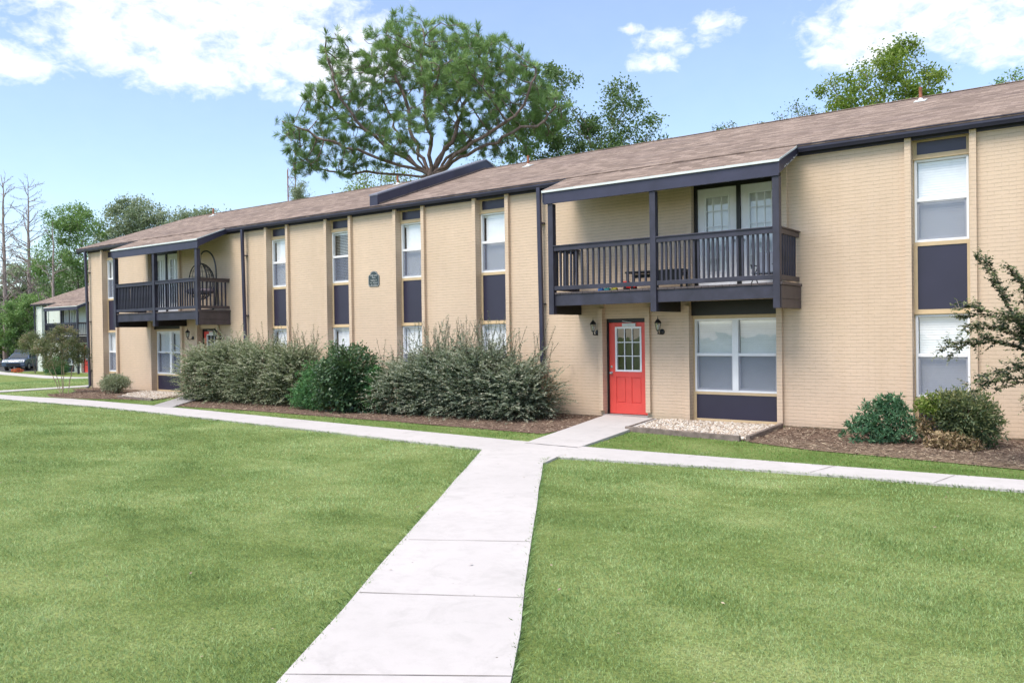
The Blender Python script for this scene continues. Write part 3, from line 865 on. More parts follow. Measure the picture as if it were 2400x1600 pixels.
    # --- main roof
    yr, zr = 4.65, 7.085
    def slab(y0, z0, y1, z1, th=.05):
        return [(ea, y0, z0), (ea, y1, z1), (ea, y1, z1-th), (ea, y0, z0-th)]
    rf = part('roof', MB().prism([(ea, -.23, 5.36), (ea, yr, zr), (ea, 9.6, 5.36), (ea, 9.6, 5.31), (ea, yr, zr-.05), (ea, -.23, 5.31)], (eb-ea, 0, 0)), M['shingle'])
    for xx, d in ((ea, 1), (eb, -1)):
        MB().prism([(xx+.006*d, -.20, 5.318), (xx+.006*d, yr, zr-.052), (xx+.006*d, 9.58, 5.308), (xx+.006*d, 9.58, 5.15), (xx+.006*d, yr, zr-.22), (xx+.006*d, -.20, 5.16)], (.03*d, 0, 0)).build('rake_board', M['dark'], rf)
    MB().prism([(ea, yr-.12, zr-.025), (ea, yr, zr+.018), (ea, yr+.12, zr-.025)], (eb-ea, 0, 0)).build('ridge_cap', M['shingle'], rf)
    # firewall parapet
    pa, pb = -16.76, -16.46
    pr = [(-.17, 5.30), (-.17, 5.65), (yr, 7.355), (9.4, 5.65), (9.4, 5.30), (yr, 6.95)]
    par = part('parapet', MB().prism([(pa, y, z) for y, z in pr], (pb-pa, 0, 0)), M['dark'])
    MB().prism([(pa-.015, -.185, 5.652), (pa-.015, yr, 7.357), (pa-.015, 9.41, 5.652), (pa-.015, 9.41, 5.69), (pa-.015, yr, 7.395), (pa-.015, -.185, 5.69)], (pb-pa+.03, 0, 0)).build('coping', simple('coping_metal', (.20, .20, .25), .35, .1), par)
    MB().prism([(pb+.002, -.10, 5.42), (pb+.002, yr-.05, 7.09), (pb+.002, yr-.05, 7.12), (pb+.002, -.10, 5.45)], (.02, 0, 0)).build('flashing_strip', M['flash' if False else 'timber'], par)
    for vx, vy in ((-3.67, 3.9), (-14.01, 3.51), (-20.05, 4.31), (-30.09, 3.87)):
        z = 5.36+.354*(vy+.23)
        v = MB().tube([(vx, vy, z-.05), (vx, vy, z+.30)], .036, 10).build('vent_pipe', M['rust'], rf, smooth=True)
        MB().prism([(vx-.12, vy-.14, z-.045), (vx+.12, vy-.14, z-.045), (vx+.12, vy+.10, z+.041), (vx-.12, vy+.10, z+.041)], (0, 0, .012)).lathe([(.065, 0), (.05, .03), (.040, .06)], (vx, vy, z), 10).build('vent_flashing', M['flash'], v)
    # --- downspouts
    for xd in (-11.12, mir(-11.12), X0+.10, X1-.10):
        if not detail and xd > -20: continue
        mb = MB(); w = .05
        mb.prism([(xd-w, -.205, 5.24), (xd+w, -.205, 5.24), (xd+w, -.130, 5.24), (xd-w, -.130, 5.24)], (0, .090, -5.22))
        mb.prism([(xd-w, -.115, .02), (xd+w, -.115, .02), (xd+w, -.04, .02), (xd-w, -.04, .02)], (0, -.16, -.10))
        d = part('downspout', mb, M['dark'], bevel=.008)
        for z in (4.4, 2.5, .6): MB().box(xd-w-.015, xd+w+.015, -.122, -.002, z, z+.03).build('strap', M['dark'], d)
    return root

B1 = building((0, 0, 0), None, M['brick'], M['tan'], 'long two storey tan brick apartment building with dark balconies and brown shingle roof')
B2 = building((-38.1, 14.72, -.66), None, M['brick_mint'], M['tan_mint'], 'distant pale mint apartment building behind the crape myrtle at the left', posts_down=True, detail=False)

# ------------------------------------------------------------------ wall lanterns, sign
def make_lamp():
    r = empty('wall_lamp', (0, 0, 0), 'x', 'lantern', GRP_LAMP)
    # origin on the wall at back plate height, lantern stands out 0.2 m
    MB().lathe([(0, 0), (.062, 0), (.062, -.012), (.045, -.028), (.0, -.032)], (0, 0, 0), 18, 'y').build('back_plate', M['blackmetal'], r, smooth=True)
    MB().tube([(0, -.02, .0), (0, -.08, -.045), (0, -.14, -.05), (0, -.18, -.02), (0, -.20, .02)], [.012, .012, .011, .011, .012], 8).build('arm', M['blackmetal'], r, smooth=True)
    c = (0, -.20, 0)
    body = MB()
    body.lathe([(.0, -.06), (.008, -.05), (.012, -.02), (.006, 0), (.02, .02), (.045, .035), (.048, .045), (.0, .045)], c, 6)
    for k in range(6):
        t = 2*PI*k/6
        p0 = (.043*math.cos(t), -.20+.043*math.sin(t), .045); p1 = (.070*math.cos(t), -.20+.070*math.sin(t), .185)
        body.tube([p0, p1], .0045, 5)
    body.lathe([(.078, .185), (.082, .195), (.066, .225), (.035, .26), (.014, .275), (.012, .29), (.006, .31), (.003, .345), (0, .35)], c, 6)
    body.build('lantern_frame', M['blackmetal'], r)
    g = MB()
    for k in range(6):
        t, u = 2*PI*k/6, 2*PI*(k+1)/6
        g.poly([(.042*math.cos(t), -.20+.042*math.sin(t), .046), (.042*math.cos(u), -.20+.042*math.sin(u), .046), (.068*math.cos(u), -.20+.068*math.sin(u), .184), (.068*math.cos(t), -.20+.068*math.sin(t), .184)])
    g.build('lantern_glass', M['lampglass'], r)
    MB().lathe([(.0, .05), (.014, .05), (.014, .08), (.022, .11), (.018, .14), (0, .155)], c, 10).build('bulb', M['bulb'], r, smooth=True)
    return r
lamp = make_lamp()
spots = [(-9.66, 'black wall lantern left of the right red entrance door'), (-8.06, 'black wall lantern between the right red door and the double window'),
         (-25.60, 'black wall lantern left of the far red door, beside the far double window'), (-24.02, 'black wall lantern right of the far red door above the tall shrubs')]
for i, (x, lb) in enumerate(spots):
    o = lamp if i == 0 else dup(lamp)
    o.location = (x, -.002, 1.82); o['label'] = lb

def sign():
    r = empty('building_sign', (-16.81, -.002, 3.18), 'small dark green plaque with scalloped top and pale lettering on the brick wall', 'sign')
    w, h = .215, .43
    def outline(k):
        W = w-k; pts = []
        pts += [(-W+.05, k), (W-.05, k), (W, .05+k*.5), (W, h-.14), (W-.05, h-.10)]
        for t in range(0, 9):
            a = t/8*PI; pts.append((math.cos(a)*(W-.075), h-.085+math.sin(a)*(.085-k)))
        pts += [(-W+.05, h-.10), (-W, h-.14), (-W, .05+k*.5)]
        return pts
    MB().prism([(x, -.0, z) for x, z in outline(0)], (0, -.015, 0)).build('sign_board', simple('dark_green_enamel', (.028, .045, .050), .35, .1), r)
    rim = MB(); a = outline(.012); b = outline(.020)
    for i in range(len(a)):
        j = (i+1) % len(a)
        rim.prism([(a[i][0], -.0155, a[i][1]), (a[j][0], -.0155, a[j][1]), (b[j][0], -.0155, b[j][1]), (b[i][0], -.0155, b[i][1])], (0, -.003, 0))
    mw = simple('cream_sign_paint', (.52, .53, .52), .5, .03)
    rim.build('border_line', mw, r)
    for txt, z, sz in (('Oak Lane', .292, .083), ('Place', .228, .078), ('Building 12', .158, .064), ('120 - 128(lower)', .096, .052), ('220 - 228(up)', .038, .052)):
        cu = bpy.data.curves.new('lettering', 'FONT'); cu.body = txt; cu.size = sz*.84; cu.align_x = 'CENTER'; cu.extrude = .001; cu.offset = 0; cu.resolution_u = 2
        tmp = bpy.data.objects.new('tmp', cu); COL.objects.link(tmp)
        me = bpy.data.meshes.new_from_object(tmp.evaluated_get(bpy.context.evaluated_depsgraph_get()))
        bpy.data.objects.remove(tmp)
        me.transform(Matrix.Rotation(PI/2, 4, 'X'))
        me.materials.clear()
        link('lettering', me, mw, r, (0, -.0175, z))
sign()

# ------------------------------------------------------------------ things on the balconies
def egg_chair():
    r = empty('hanging_egg_chair', (-24.05, -.55, 2.707), 'black wicker hanging egg chair on an arched stand on the far balcony', 'chair')
    arc = [(-.55, .05, .02), (.0, .12, .02), (.42, .1, .03), (.50, .1, .5), (.52, .1, 1.1), (.49, .1, 1.45), (.36, .1, 1.75), (.12, .08, 1.93), (-.10, .05, 1.92), (-.18, .03, 1.84)]
    def smooth(p, n=4):
        for _ in range(2):
            q = [p[0]]
            for a, b in zip(p, p[1:]):
                a = Vector(a); b = Vector(b); q += [tuple(a.lerp(b, .25)), tuple(a.lerp(b, .75))]
            q.append(p[-1]); p = q
        return p
    MB().tube(smooth(arc), .026, 8).build('stand', M['blackmetal'], r, smooth=True)
    MB().tube([(-.18, .03, 1.84), (-.20, .0, 1.47)], .008, 6).build('chain', M['blackmetal'], r)
    b = MB(); cx, cy, cz = -.22, -.02, .95; rx, ry, rz = .52, .42, .60
    def P(t, p): return (cx+rx*math.sin(p)*math.cos(t), cy+ry*math.sin(p)*math.sin(t), cz+rz*math.cos(p))
    for k in range(14):    # meridians, open towards the viewer
        t = -.15 + (PI+.3)*k/13
        b.tube([P(t, PI*j/12) for j in range(13)], .009, 5)
    for j in range(1, 10):
        p = PI*j/10
        b.tube([P(-.15+(PI+.3)*k/14, p) for k in range(15)], .007, 5)
    b.tube([P(-.15, PI*j/12) for j in range(13)], .018, 6); b.tube([P(PI+.15, PI*j/12) for j in range(13)], .018, 6)
    b.build('basket', M['blackmetal'], r)
    c = MB(); c.lathe([(.0, -.10), (.30, -.09), (.40, -.02), (.38, .06), (.2, .10), (0, .10)], (-.18, -.08, .62), 18)
    cu = c.build('cushion', simple('charcoal_cushion', (.05, .045, .06), .9, .3), r, smooth=True)
    c = MB(); c.lathe([(0, -.09), (.22, -.07), (.27, .0), (.2, .08), (0, .09)], (.16, -.05, .62), 14)
    c.build('cushion', simple('grey_violet_pillow', (.17, .14, .17), .9, .2), r, smooth=True)
egg_chair()

def bench():
    r = empty('patio_bench', (-7.95, -.45, 2.707), 'low black bench against the wall on the right balcony', 'bench')
    MB().box(-.66, .66, -.17, .17, .36, .40).build('seat', M['black'], r, bevel=.006)
    for sx in (-.62, .62):
        for sy in (-.13, .13): MB().box(sx-.02, sx+.02, sy-.02, sy+.02, 0, .36).build('leg', M['black'], r)
    MB().box(-.05, .62, -.16, -.14, .16, .36).build('front_panel', M['black'], r)
    MB().box(-.60, .60, .12, .14, .27, .35).build('rear_stretcher', M['black'], r)
bench()
def patio_chair():
    r = empty('patio_chair', (-5.62, -.50, 2.707), 'grey folding chair at the right end of the right balcony', 'chair')
    m = simple('grey_blue_fabric', (.20, .23, .30), .8, .1)
    MB().box(-.20, .20, -.20, .18, .20, .23).build('seat', m, r, bevel=.005)
    MB().prism([(-.20, .16, .22), (.20, .16, .22), (.20, .20, .22), (-.20, .20, .22)], (0, .07, .42)).build('backrest', m, r, bevel=.005)
    for sx in (-.21, .21):
        MB().tube([(sx, -.20, 0), (sx, .24, .42)], .012, 6).build('leg', M['blackmetal'], r)
        MB().tube([(sx, .20, 0), (sx, -.16, .36)], .012, 6).build('leg', M['blackmetal'], r)
        MB().box(sx-.02, sx+.02, -.18, .16, .36, .38).build('armrest', M['blackmetal'], r)
patio_chair()
def toy_truck():
    r = empty('toy_truck', (-8.42, -.75, 2.707), 'small red toy truck behind the balusters of the right balcony', 'toy')
    m = simple('red_plastic', (.7, .03, .03), .3, .05)
    MB().box(-.02, .14, -.06, .06, .04, .12).box(-.13, -.025, -.06, .06, .04, .19).build('body', m, r, bevel=.008)
    MB().box(-.134, -.128, -.045, .045, .12, .17).build('windscreen', M['glassdim'], r)
    for x in (-.08, .09):
        for y in (-.07, .07): MB().lathe([(0, -.012), (.035, -.012), (.035, .012), (0, .012)], (x, y, .035), 12, 'y').build('wheel', M['black'], r)
toy_truck()
for nm, x, c, lb in (('toy_block', -8.95, (.02, .2, .7), 'blue toy block at the edge of the right balcony deck'), ('toy_block', -8.80, (.05, .45, .5), 'teal toy ring between the blue and yellow toys on the deck'), ('toy_block', -8.63, (.8, .65, .05), 'yellow toy block nearest the middle post of the right balcony')):
    mb = MB()
    mb.box(-.055, .055, -.05, .05, 0, .045)
    for k in (-.028, .028): mb.lathe([(.018, .044), (.018, .06), (0, .061)], (k, 0, 0), 8)
    o = mb.build(nm, simple('toy_plastic', c, .3, .03), None, bevel=.004); o.location = (x, -1.03, 2.707)
    tag(o, lb, 'toy', 'plastic toys on the balcony deck')

# ------------------------------------------------------------------ vegetation
def colonize(attr, nodes, par, step, infl, kill, iters, rng, grav=0.0):
    nodes = [np.array(p, float) for p in nodes]; par = list(par)
    A = attr.copy(); alive = np.ones(len(A), bool)
    Nn = np.array(nodes)
    D = np.full(len(A), 1e9); I = np.zeros(len(A), int)
    def upd(start):
        nonlocal D, I
        new = np.array(nodes[start:])
        for c in range(0, len(new), 400):
            nn = new[c:c+400]
            d = np.linalg.norm(A[:, None]-nn[None], axis=2); j = d.argmin(1); dm = d[np.arange(len(A)), j]
            b = dm < D; D[b] = dm[b]; I[b] = j[b]+start+c
    upd(0)
    for it in range(iters):
        m = alive & (D < infl)
        if not m.any():
            if alive.any() and it < 5: infl *= 1.5; continue
            break
        ids = I[m]; dv = A[m]-np.array(nodes)[ids]; dv /= np.linalg.norm(dv, axis=1)[:, None]+1e-9
        u, inv = np.unique(ids, return_inverse=True)
        S = np.zeros((len(u), 3)); np.add.at(S, inv, dv)
        S += rng.normal(0, .25, S.shape); S[:, 2] += grav
        S /= np.linalg.norm(S, axis=1)[:, None]+1e-9
        st = len(nodes)
        if st > 14000: break
        for k, nid in enumerate(u):
            nodes.append(nodes[nid]+S[k]*step); par.append(int(nid))
        upd(st)
        alive &= D > kill
    return np.array(nodes), np.array(par)

def radii(nodes, par, tip, expo=2.3, rmax=None):
    n = len(nodes); r = np.zeros(n); ch = np.zeros(n, int)
    for i in range(n-1, -1, -1):
        if r[i] == 0: r[i] = tip**expo
        if par[i] >= 0: r[par[i]] += r[i]; ch[par[i]] += 1
    R = r**(1/expo)
    if rmax: R = np.minimum(R, rmax)
    return R, ch

def tubes_mesh(name, nodes, par, R, mat, parent, sides=5, rmin=0):
    k = np.array([i for i in range(len(nodes)) if par[i] >= 0 and R[i] >= rmin])
    if len(k) == 0: return None
    a = nodes[par[k]]; b = nodes[k]; ra = np.minimum(R[par[k]], R[k]*1.35); rb = R[k]
    d = b-a; L = np.linalg.norm(d, axis=1); d = d/(L[:, None]+1e-9)
    b = b + d*(rb*.5)[:, None]
    ref = np.where(np.abs(d[:, 2:3]) < .9, np.array([[0, 0, 1.]]), np.array([[1., 0, 0]]))
    u = np.cross(d, ref); u /= np.linalg.norm(u, axis=1)[:, None]; v = np.cross(d, u)
    V = []
    for c, r in ((a, ra), (b, rb)):
        for s in range(sides):
            t = 2*PI*s/sides; V.append(c+(u*math.cos(t)+v*math.sin(t))*r[:, None])
    V = np.stack(V, 1)
    F = np.array([(s, (s+1) % sides, sides+(s+1) % sides, sides+s) for s in range(sides)])
    F = (F[None]+(np.arange(len(k))*2*sides)[:, None, None]).reshape(-1, 4)
    return np_mesh(name, V.reshape(-1, 3), F, mat, parent, smooth=True)

def leaf_quads(P, D, L, W, rng, up=.3):
    """rhombic leaves at P along D; returns V, F"""
    n = len(P)
    r = rng.normal(0, 1, (n, 3)); r[:, 2] += up
    q = np.cross(D, r); q /= np.linalg.norm(q, axis=1)[:, None]+1e-9
    L = L[:, None]; W = W[:, None]
    V = np.stack([P, P+D*L*.5-q*W*.5, P+D*L, P+D*L*.5+q*W*.5], 1)
    return V.reshape(-1, 3), np.arange(n*4).reshape(-1, 4)

def rand_dirs(n, rng, bias=(0, 0, 0)):
    d = rng.normal(0, 1, (n, 3))+np.array(bias); return d/(np.linalg.norm(d, axis=1)[:, None]+1e-9)

def in_ell(n, ell, rng, shell=0):
    """n points in a list of ellipsoids (cx,cy,cz,rx,ry,rz,weight)"""
    w = np.array([e[6] for e in ell], float); w /= w.sum(); out = []
    for e, c in zip(ell, rng.multinomial(n, w)):
        d = rand_dirs(c, rng); r = rng.uniform(shell, 1, c)**(1/3 if shell == 0 else .6)
        out.append(np.array(e[:3])+d*r[:, None]*np.array(e[3:6]))
    return np.concatenate(out)

ROT = np.array([[.803, -.596, 0], [.596, .803, 0], [0, 0, 1]])   # lateral/depth frame of the view: columns -> world

def decid(name, label, loc, H, ell, nat, leafm, barkm, nleaf, lsize, spread, seed, group=None, cat='tree', trunk=.16, step=.45, trunk_pts=None, lw=.55, tip=.012, rmax=None, bias=.3, stems=None, tipnodes=2, clump=1.0):
    """ell in local metres (x lateral right, y away, z up from the base)"""
    rng = np.random.default_rng(seed)
    root = empty(name, loc, label, cat, group)
    E = ell
    A = in_ell(nat, E, rng) @ ROT.T if True else None
    nodes = []; par = []
    for st in (stems or [trunk_pts or [(0, 0, -.3), (0.05, 0, H*.2), (-.05, .05, H*.4)]]):
        prev = -1
        pts = [np.array(p, float) @ ROT.T for p in st]
        for a, b in zip(pts, pts[1:]):
            m = max(1, int(np.linalg.norm(b-a)/step))
            for k in range(m+ (1 if prev == -1 else 0)):
                t = (k if prev == -1 and k == 0 else k+(0 if prev != -1 and len(nodes) and k < 0 else 1))/m
                t = min(1, t)
                nodes.append(a+(b-a)*t + rng.normal(0, step*.06, 3)); par.append(prev); prev = len(nodes)-1
    nodes, par = colonize(A, nodes, par, step, step*5, step*1.3, 90, rng, .1)
    R, ch = radii(nodes, par, tip)
    if rmax: R = R*min(1, rmax/R.max())
    R = np.maximum(R, tip*.6)
    tubes_mesh('trunk', nodes, par, R, M[barkm], root, rmin=tip*.5)
    # leaves around the outer twigs
    thin = np.where(R < np.sort(R)[int(len(R)*.82)])[0]
    thin = thin[thin > len(stems or [0])*3]
    dist = np.zeros(len(nodes))
    w = np.where(ch[thin] == 0, 3., 1.)*np.exp(rng.normal(0, .8*clump, len(thin))); w /= w.sum()
    pick = rng.choice(thin, nleaf, p=w)
    cl = rng.uniform(0, 1, len(nodes))
    off = rng.normal(0, spread*.5, (nleaf, 3)); off[:, 2] *= .75
    P = nodes[pick]+off
    Dv = rand_dirs(nleaf, rng, (0, 0, -.15))
    S = rng.uniform(.65, 1.3, nleaf)*lsize
    V, F = leaf_quads(P, Dv, S, S*lw, rng, bias*4)
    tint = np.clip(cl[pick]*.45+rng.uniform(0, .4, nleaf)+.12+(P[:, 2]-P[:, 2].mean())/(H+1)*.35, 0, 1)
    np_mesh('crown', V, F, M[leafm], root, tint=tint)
    return root

M['leaf_pine'] = leaf_mat('pine_needles', [(.05, .095, .035), (.12, .21, .07), (.22, .35, .12), (.36, .48, .19)], .25)
M['leaf_oak'] = leaf_mat('oak_leaves', [(.035, .07, .025), (.07, .13, .045), (.12, .19, .075), (.19, .26, .12)], .3)
M['leaf_grey'] = leaf_mat('hazy_leaves', [(.12, .16, .105), (.20, .25, .165), (.28, .335, .22), (.37, .41, .29)], .3)  # paled grey green: distance haze put into the leaf colour
M['leaf_bright'] = leaf_mat('bright_leaves', [(.065, .135, .045), (.13, .24, .075), (.21, .34, .12), (.32, .43, .20)], .4)  # bright green, lightened further to paint in haze over distance
M['leaf_yellow'] = leaf_mat('yellow_green_leaves', [(.07, .13, .02), (.14, .22, .03), (.23, .31, .06), (.34, .38, .12)], .45)
M['leaf_crape'] = leaf_mat('crape_myrtle_leaves', [(.028, .045, .024), (.065, .088, .042), (.13, .155, .075), (.24, .23, .13), (.42, .27, .20)], .3)
M['leaf_crape_r'] = leaf_mat('crape_myrtle_dark_leaves', [(.022, .032, .028), (.055, .075, .052), (.125, .155, .08), (.25, .28, .14), (.42, .42, .24)], .3)
M['leaf_lorop'] = leaf_mat('loropetalum_leaves', [(.032, .046, .030), (.090, .118, .070), (.18, .215, .128), (.285, .315, .20), (.41, .41, .30)], .25)
M['leaf_lorop2'] = leaf_mat('loropetalum_cool_leaves', [(.025, .040, .031), (.074, .104, .078), (.155, .195, .142), (.26, .295, .215), (.38, .38, .29)], .25)
M['leaf_holly'] = leaf_mat('holly_leaves', [(.014, .034, .020), (.036, .078, .040), (.085, .15, .072), (.22, .28, .14)], .15, .3)
M['leaf_green'] = leaf_mat('fresh_green_leaves', [(.02, .07, .03), (.05, .15, .06), (.11, .26, .10), (.20, .37, .16)], .3)
M['leaf_teal'] = leaf_mat('blue_green_leaves', [(.014, .05, .028), (.04, .115, .06), (.09, .20, .105), (.17, .30, .16)], .2)
M['leaf_mixed'] = leaf_mat('mixed_old_leaves', [(.022, .042, .024), (.055, .09, .048), (.11, .145, .075), (.25, .26, .11), (.42, .34, .17)], .25)
M['leaf_dead'] = leaf_mat('dead_leaves', [(.10, .055, .03), (.22, .14, .08), (.38, .28, .17), (.50, .38, .22)], .3)
M['leaf_orange'] = leaf_mat('orange_petals', [(.45, .06, .02), (.6, .12, .05), (.7, .25, .12)], .2)
M['leaf_red'] = leaf_mat('reddish_leaves', [(.10, .05, .04), (.18, .10, .07), (.28, .16, .12)], .3)

# --- the big pine behind the ridge: local lateral x, depth y, height z ; base on the ground
def big_pine():
    rng = np.random.default_rng(5)
    bx, by = -26.8, 13.8; g = -.08
    root = empty('pine_tree', (bx, by, g), 'huge spreading pine with wide rounded crown behind the middle of the roof', 'tree')
    s = .0209
    def q(dx, dy, dep=0): return np.array([(dx-1000)*s, dep, (790-dy)*s+1.84-g])
    limbs = [
        [q(988, 420), q(965, 370, .2), q(945, 310, .4), q(935, 240, .6), q(905, 180, .6), q(890, 130, .8)],
        [q(988, 420), q(990, 340, -.5), q(980, 260, -.8), q(975, 190, -1), q(985, 125, -1)],
        [q(1000, 420), q(1040, 350, -.3), q(1070, 290, -.3), q(1085, 220, 0), q(1110, 130, .2)],
        [q(1004, 410), q(1060, 350, 1), q(1110, 290, 1.5), q(1150, 230, 2), q(1180, 160, 2)],
        [q(1010, 405), q(1090, 365, -1.2), q(1170, 330, -1.8), q(1215, 270, -2), q(1240, 210, -2)],
        [q(1005, 415), q(1080, 385, -.6), q(1160, 355, -1.5), q(1230, 335, -1.5), q(1280, 290, -1.5)],
        [q(975, 420), q(915, 365, .5), q(850, 315, 1), q(790, 285, 1.3), q(730, 235, 1.5), q(700, 220, 1.5)],
        [q(975, 425), q(905, 375, -.8), q(840, 320, -1.6), q(800, 270, -2), q(780, 190, -2), q(775, 140, -2)],
        [q(965, 430), q(900, 400, -.5), q(830, 375, -1), q(760, 355, -1), q(700, 325, -1), q(660, 310, -1)],
        [q(965, 432), q(900, 418, .8), q(830, 405, 1.2), q(760, 400, 1.4), q(700, 385, 1.5), q(668, 365, 1.5)],
        [q(985, 420), q(940, 350, 2), q(890, 280, 3), q(860, 200, 3.2), q(840, 120, 3)],
        [q(995, 410), q(1020, 340, 2), q(1040, 260, 3), q(1050, 180, 3.2), q(1060, 125, 2.5)],
    ]
    nodes = []; par = []; step = .42
    base = np.array([0., 0, -.3]); fork = q(990, 425); prev = -1
    m = 22
    for k in range(m+1): nodes.append(base+(fork-base)*k/m+rng.normal(0, .02, 3)); par.append(prev); prev = len(nodes)-1
    fk = prev
    for lb in limbs:
        prev = fk
        pts = [nodes[fk]]+list(lb[1:])
        for a, b in zip(pts, pts[1:]):
            m = max(1, int(np.linalg.norm(b-a)/step))
            for k in range(1, m+1): nodes.append(a+(b-a)*k/m+rng.normal(0, .07, 3)); par.append(prev); prev = len(nodes)-1
    def E(dx, dy, rx, ry, rd, w, dep=0): c = q(dx, dy, dep); return (c[0], c[1], c[2], rx*s, rd, ry*s, w)
    ell = [E(960, 152, 120, 78, 3.2, 9), E(870, 155, 60, 58, 2.2, 3, .5), E(1060, 172, 105, 78, 3.2, 6), E(1140, 190, 90, 75, 3, 5), E(1200, 240, 75, 70, 2.6, 4), E(1255, 290, 58, 55, 2.2, 5),
           E(780, 165, 32, 45, 1.5, 1.5, -1), E(820, 235, 70, 60, 2.4, 3), E(735, 245, 50, 45, 2, 2.2, .5), E(700, 330, 55, 40, 2, 2.2), E(700, 390, 40, 40, 1.6, 1.4), E(790, 330, 75, 50, 2.2, 2),
           E(1060, 240, 90, 60, 3, 3, -2), E(1130, 290, 90, 40, 2.6, 2, -1), E(1215, 330, 70, 30, 2, 1.6), E(930, 220, 80, 50, 2.5, 1.3, 2.4), E(850, 385, 90, 30, 1.8, 1.2), E(1100, 360, 70, 28, 1.8, .9), E(900, 320, 60, 40, 2.0, .9), E(760, 405, 70, 25, 1.6, 1.0), E(1000, 320, 70, 45, 1.6, 1.3, -2.4), E(1160, 365, 80, 28, 1.8, 1.0), E(920, 370, 60, 30, 1.5, .7, -1.5), E(1060, 330, 60, 40, 1.6, .9, 2.0)]
    A = in_ell(4600, ell, rng)
    # leave pockets of sky between the foliage pads
    A = A[(np.sin(A[:, 0]*1.9+.7)*np.sin(A[:, 1]*1.7)*np.sin(A[:, 2]*2.3+A[:, 0]*.8)) > -.42]
    nodes, par = colonize(A, nodes, par, .33, 2.2, .38, 80, rng, .25)
    # each tip turns up
    R, ch = radii(nodes, par, .0135, 2.35)
    R *= min(1, .25/R.max())
    W = nodes @ ROT.T
    tubes_mesh('trunk', W, par, R, M['bark_pine'], root, sides=6)
    tips = np.where(ch == 0)[0]
    thin = np.where((R < .045) & (ch > 0))[0]; thin = rng.choice(thin, min(len(thin), int(len(tips)*.9)), replace=False)
    thin = thin[:int(len(tips)*.75)]
    cen = np.concatenate([nodes[tips], nodes[tips]+rng.normal(0, .15, (len(tips), 3)), nodes[tips]+rng.normal(0, .10, (len(tips), 3)), nodes[thin]+rng.normal(0, .12, (len(thin), 3))])
    pr = par[tips]; dd = nodes[tips]-nodes[pr]; dd /= np.linalg.norm(dd, axis=1)[:, None]+1e-9
    dirs = np.concatenate([dd, dd, dd, rand_dirs(len(thin), rng, (0, 0, 1.))])
    dirs[:, 2] += .5; dirs /= np.linalg.norm(dirs, axis=1)[:, None]
    k = 40
    C = np.repeat(cen, k, 0); D0 = np.repeat(dirs, k, 0); n = len(C)
    sp = rng.normal(0, 1, (n, 3)); sp /= np.linalg.norm(sp, axis=1)[:, None]
    D = D0*.95+sp*rng.uniform(.35, 1.0, n)[:, None]; D /= np.linalg.norm(D, axis=1)[:, None]
    C = C-D0*rng.uniform(0, .22, n)[:, None]
    L = rng.uniform(.24, .43, n); Wd = np.full(n, .021)
    V, F = leaf_quads(C, D, L, Wd, rng)
    # blade widest near the base
    pad = np.sin(cen[:, 0]*2.3+1)*np.sin(cen[:, 1]*2.1)*np.sin(cen[:, 2]*2.6)*.22
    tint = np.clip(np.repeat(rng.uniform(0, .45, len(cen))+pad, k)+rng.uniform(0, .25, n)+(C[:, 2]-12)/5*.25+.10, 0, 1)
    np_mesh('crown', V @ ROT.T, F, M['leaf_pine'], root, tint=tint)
big_pine()

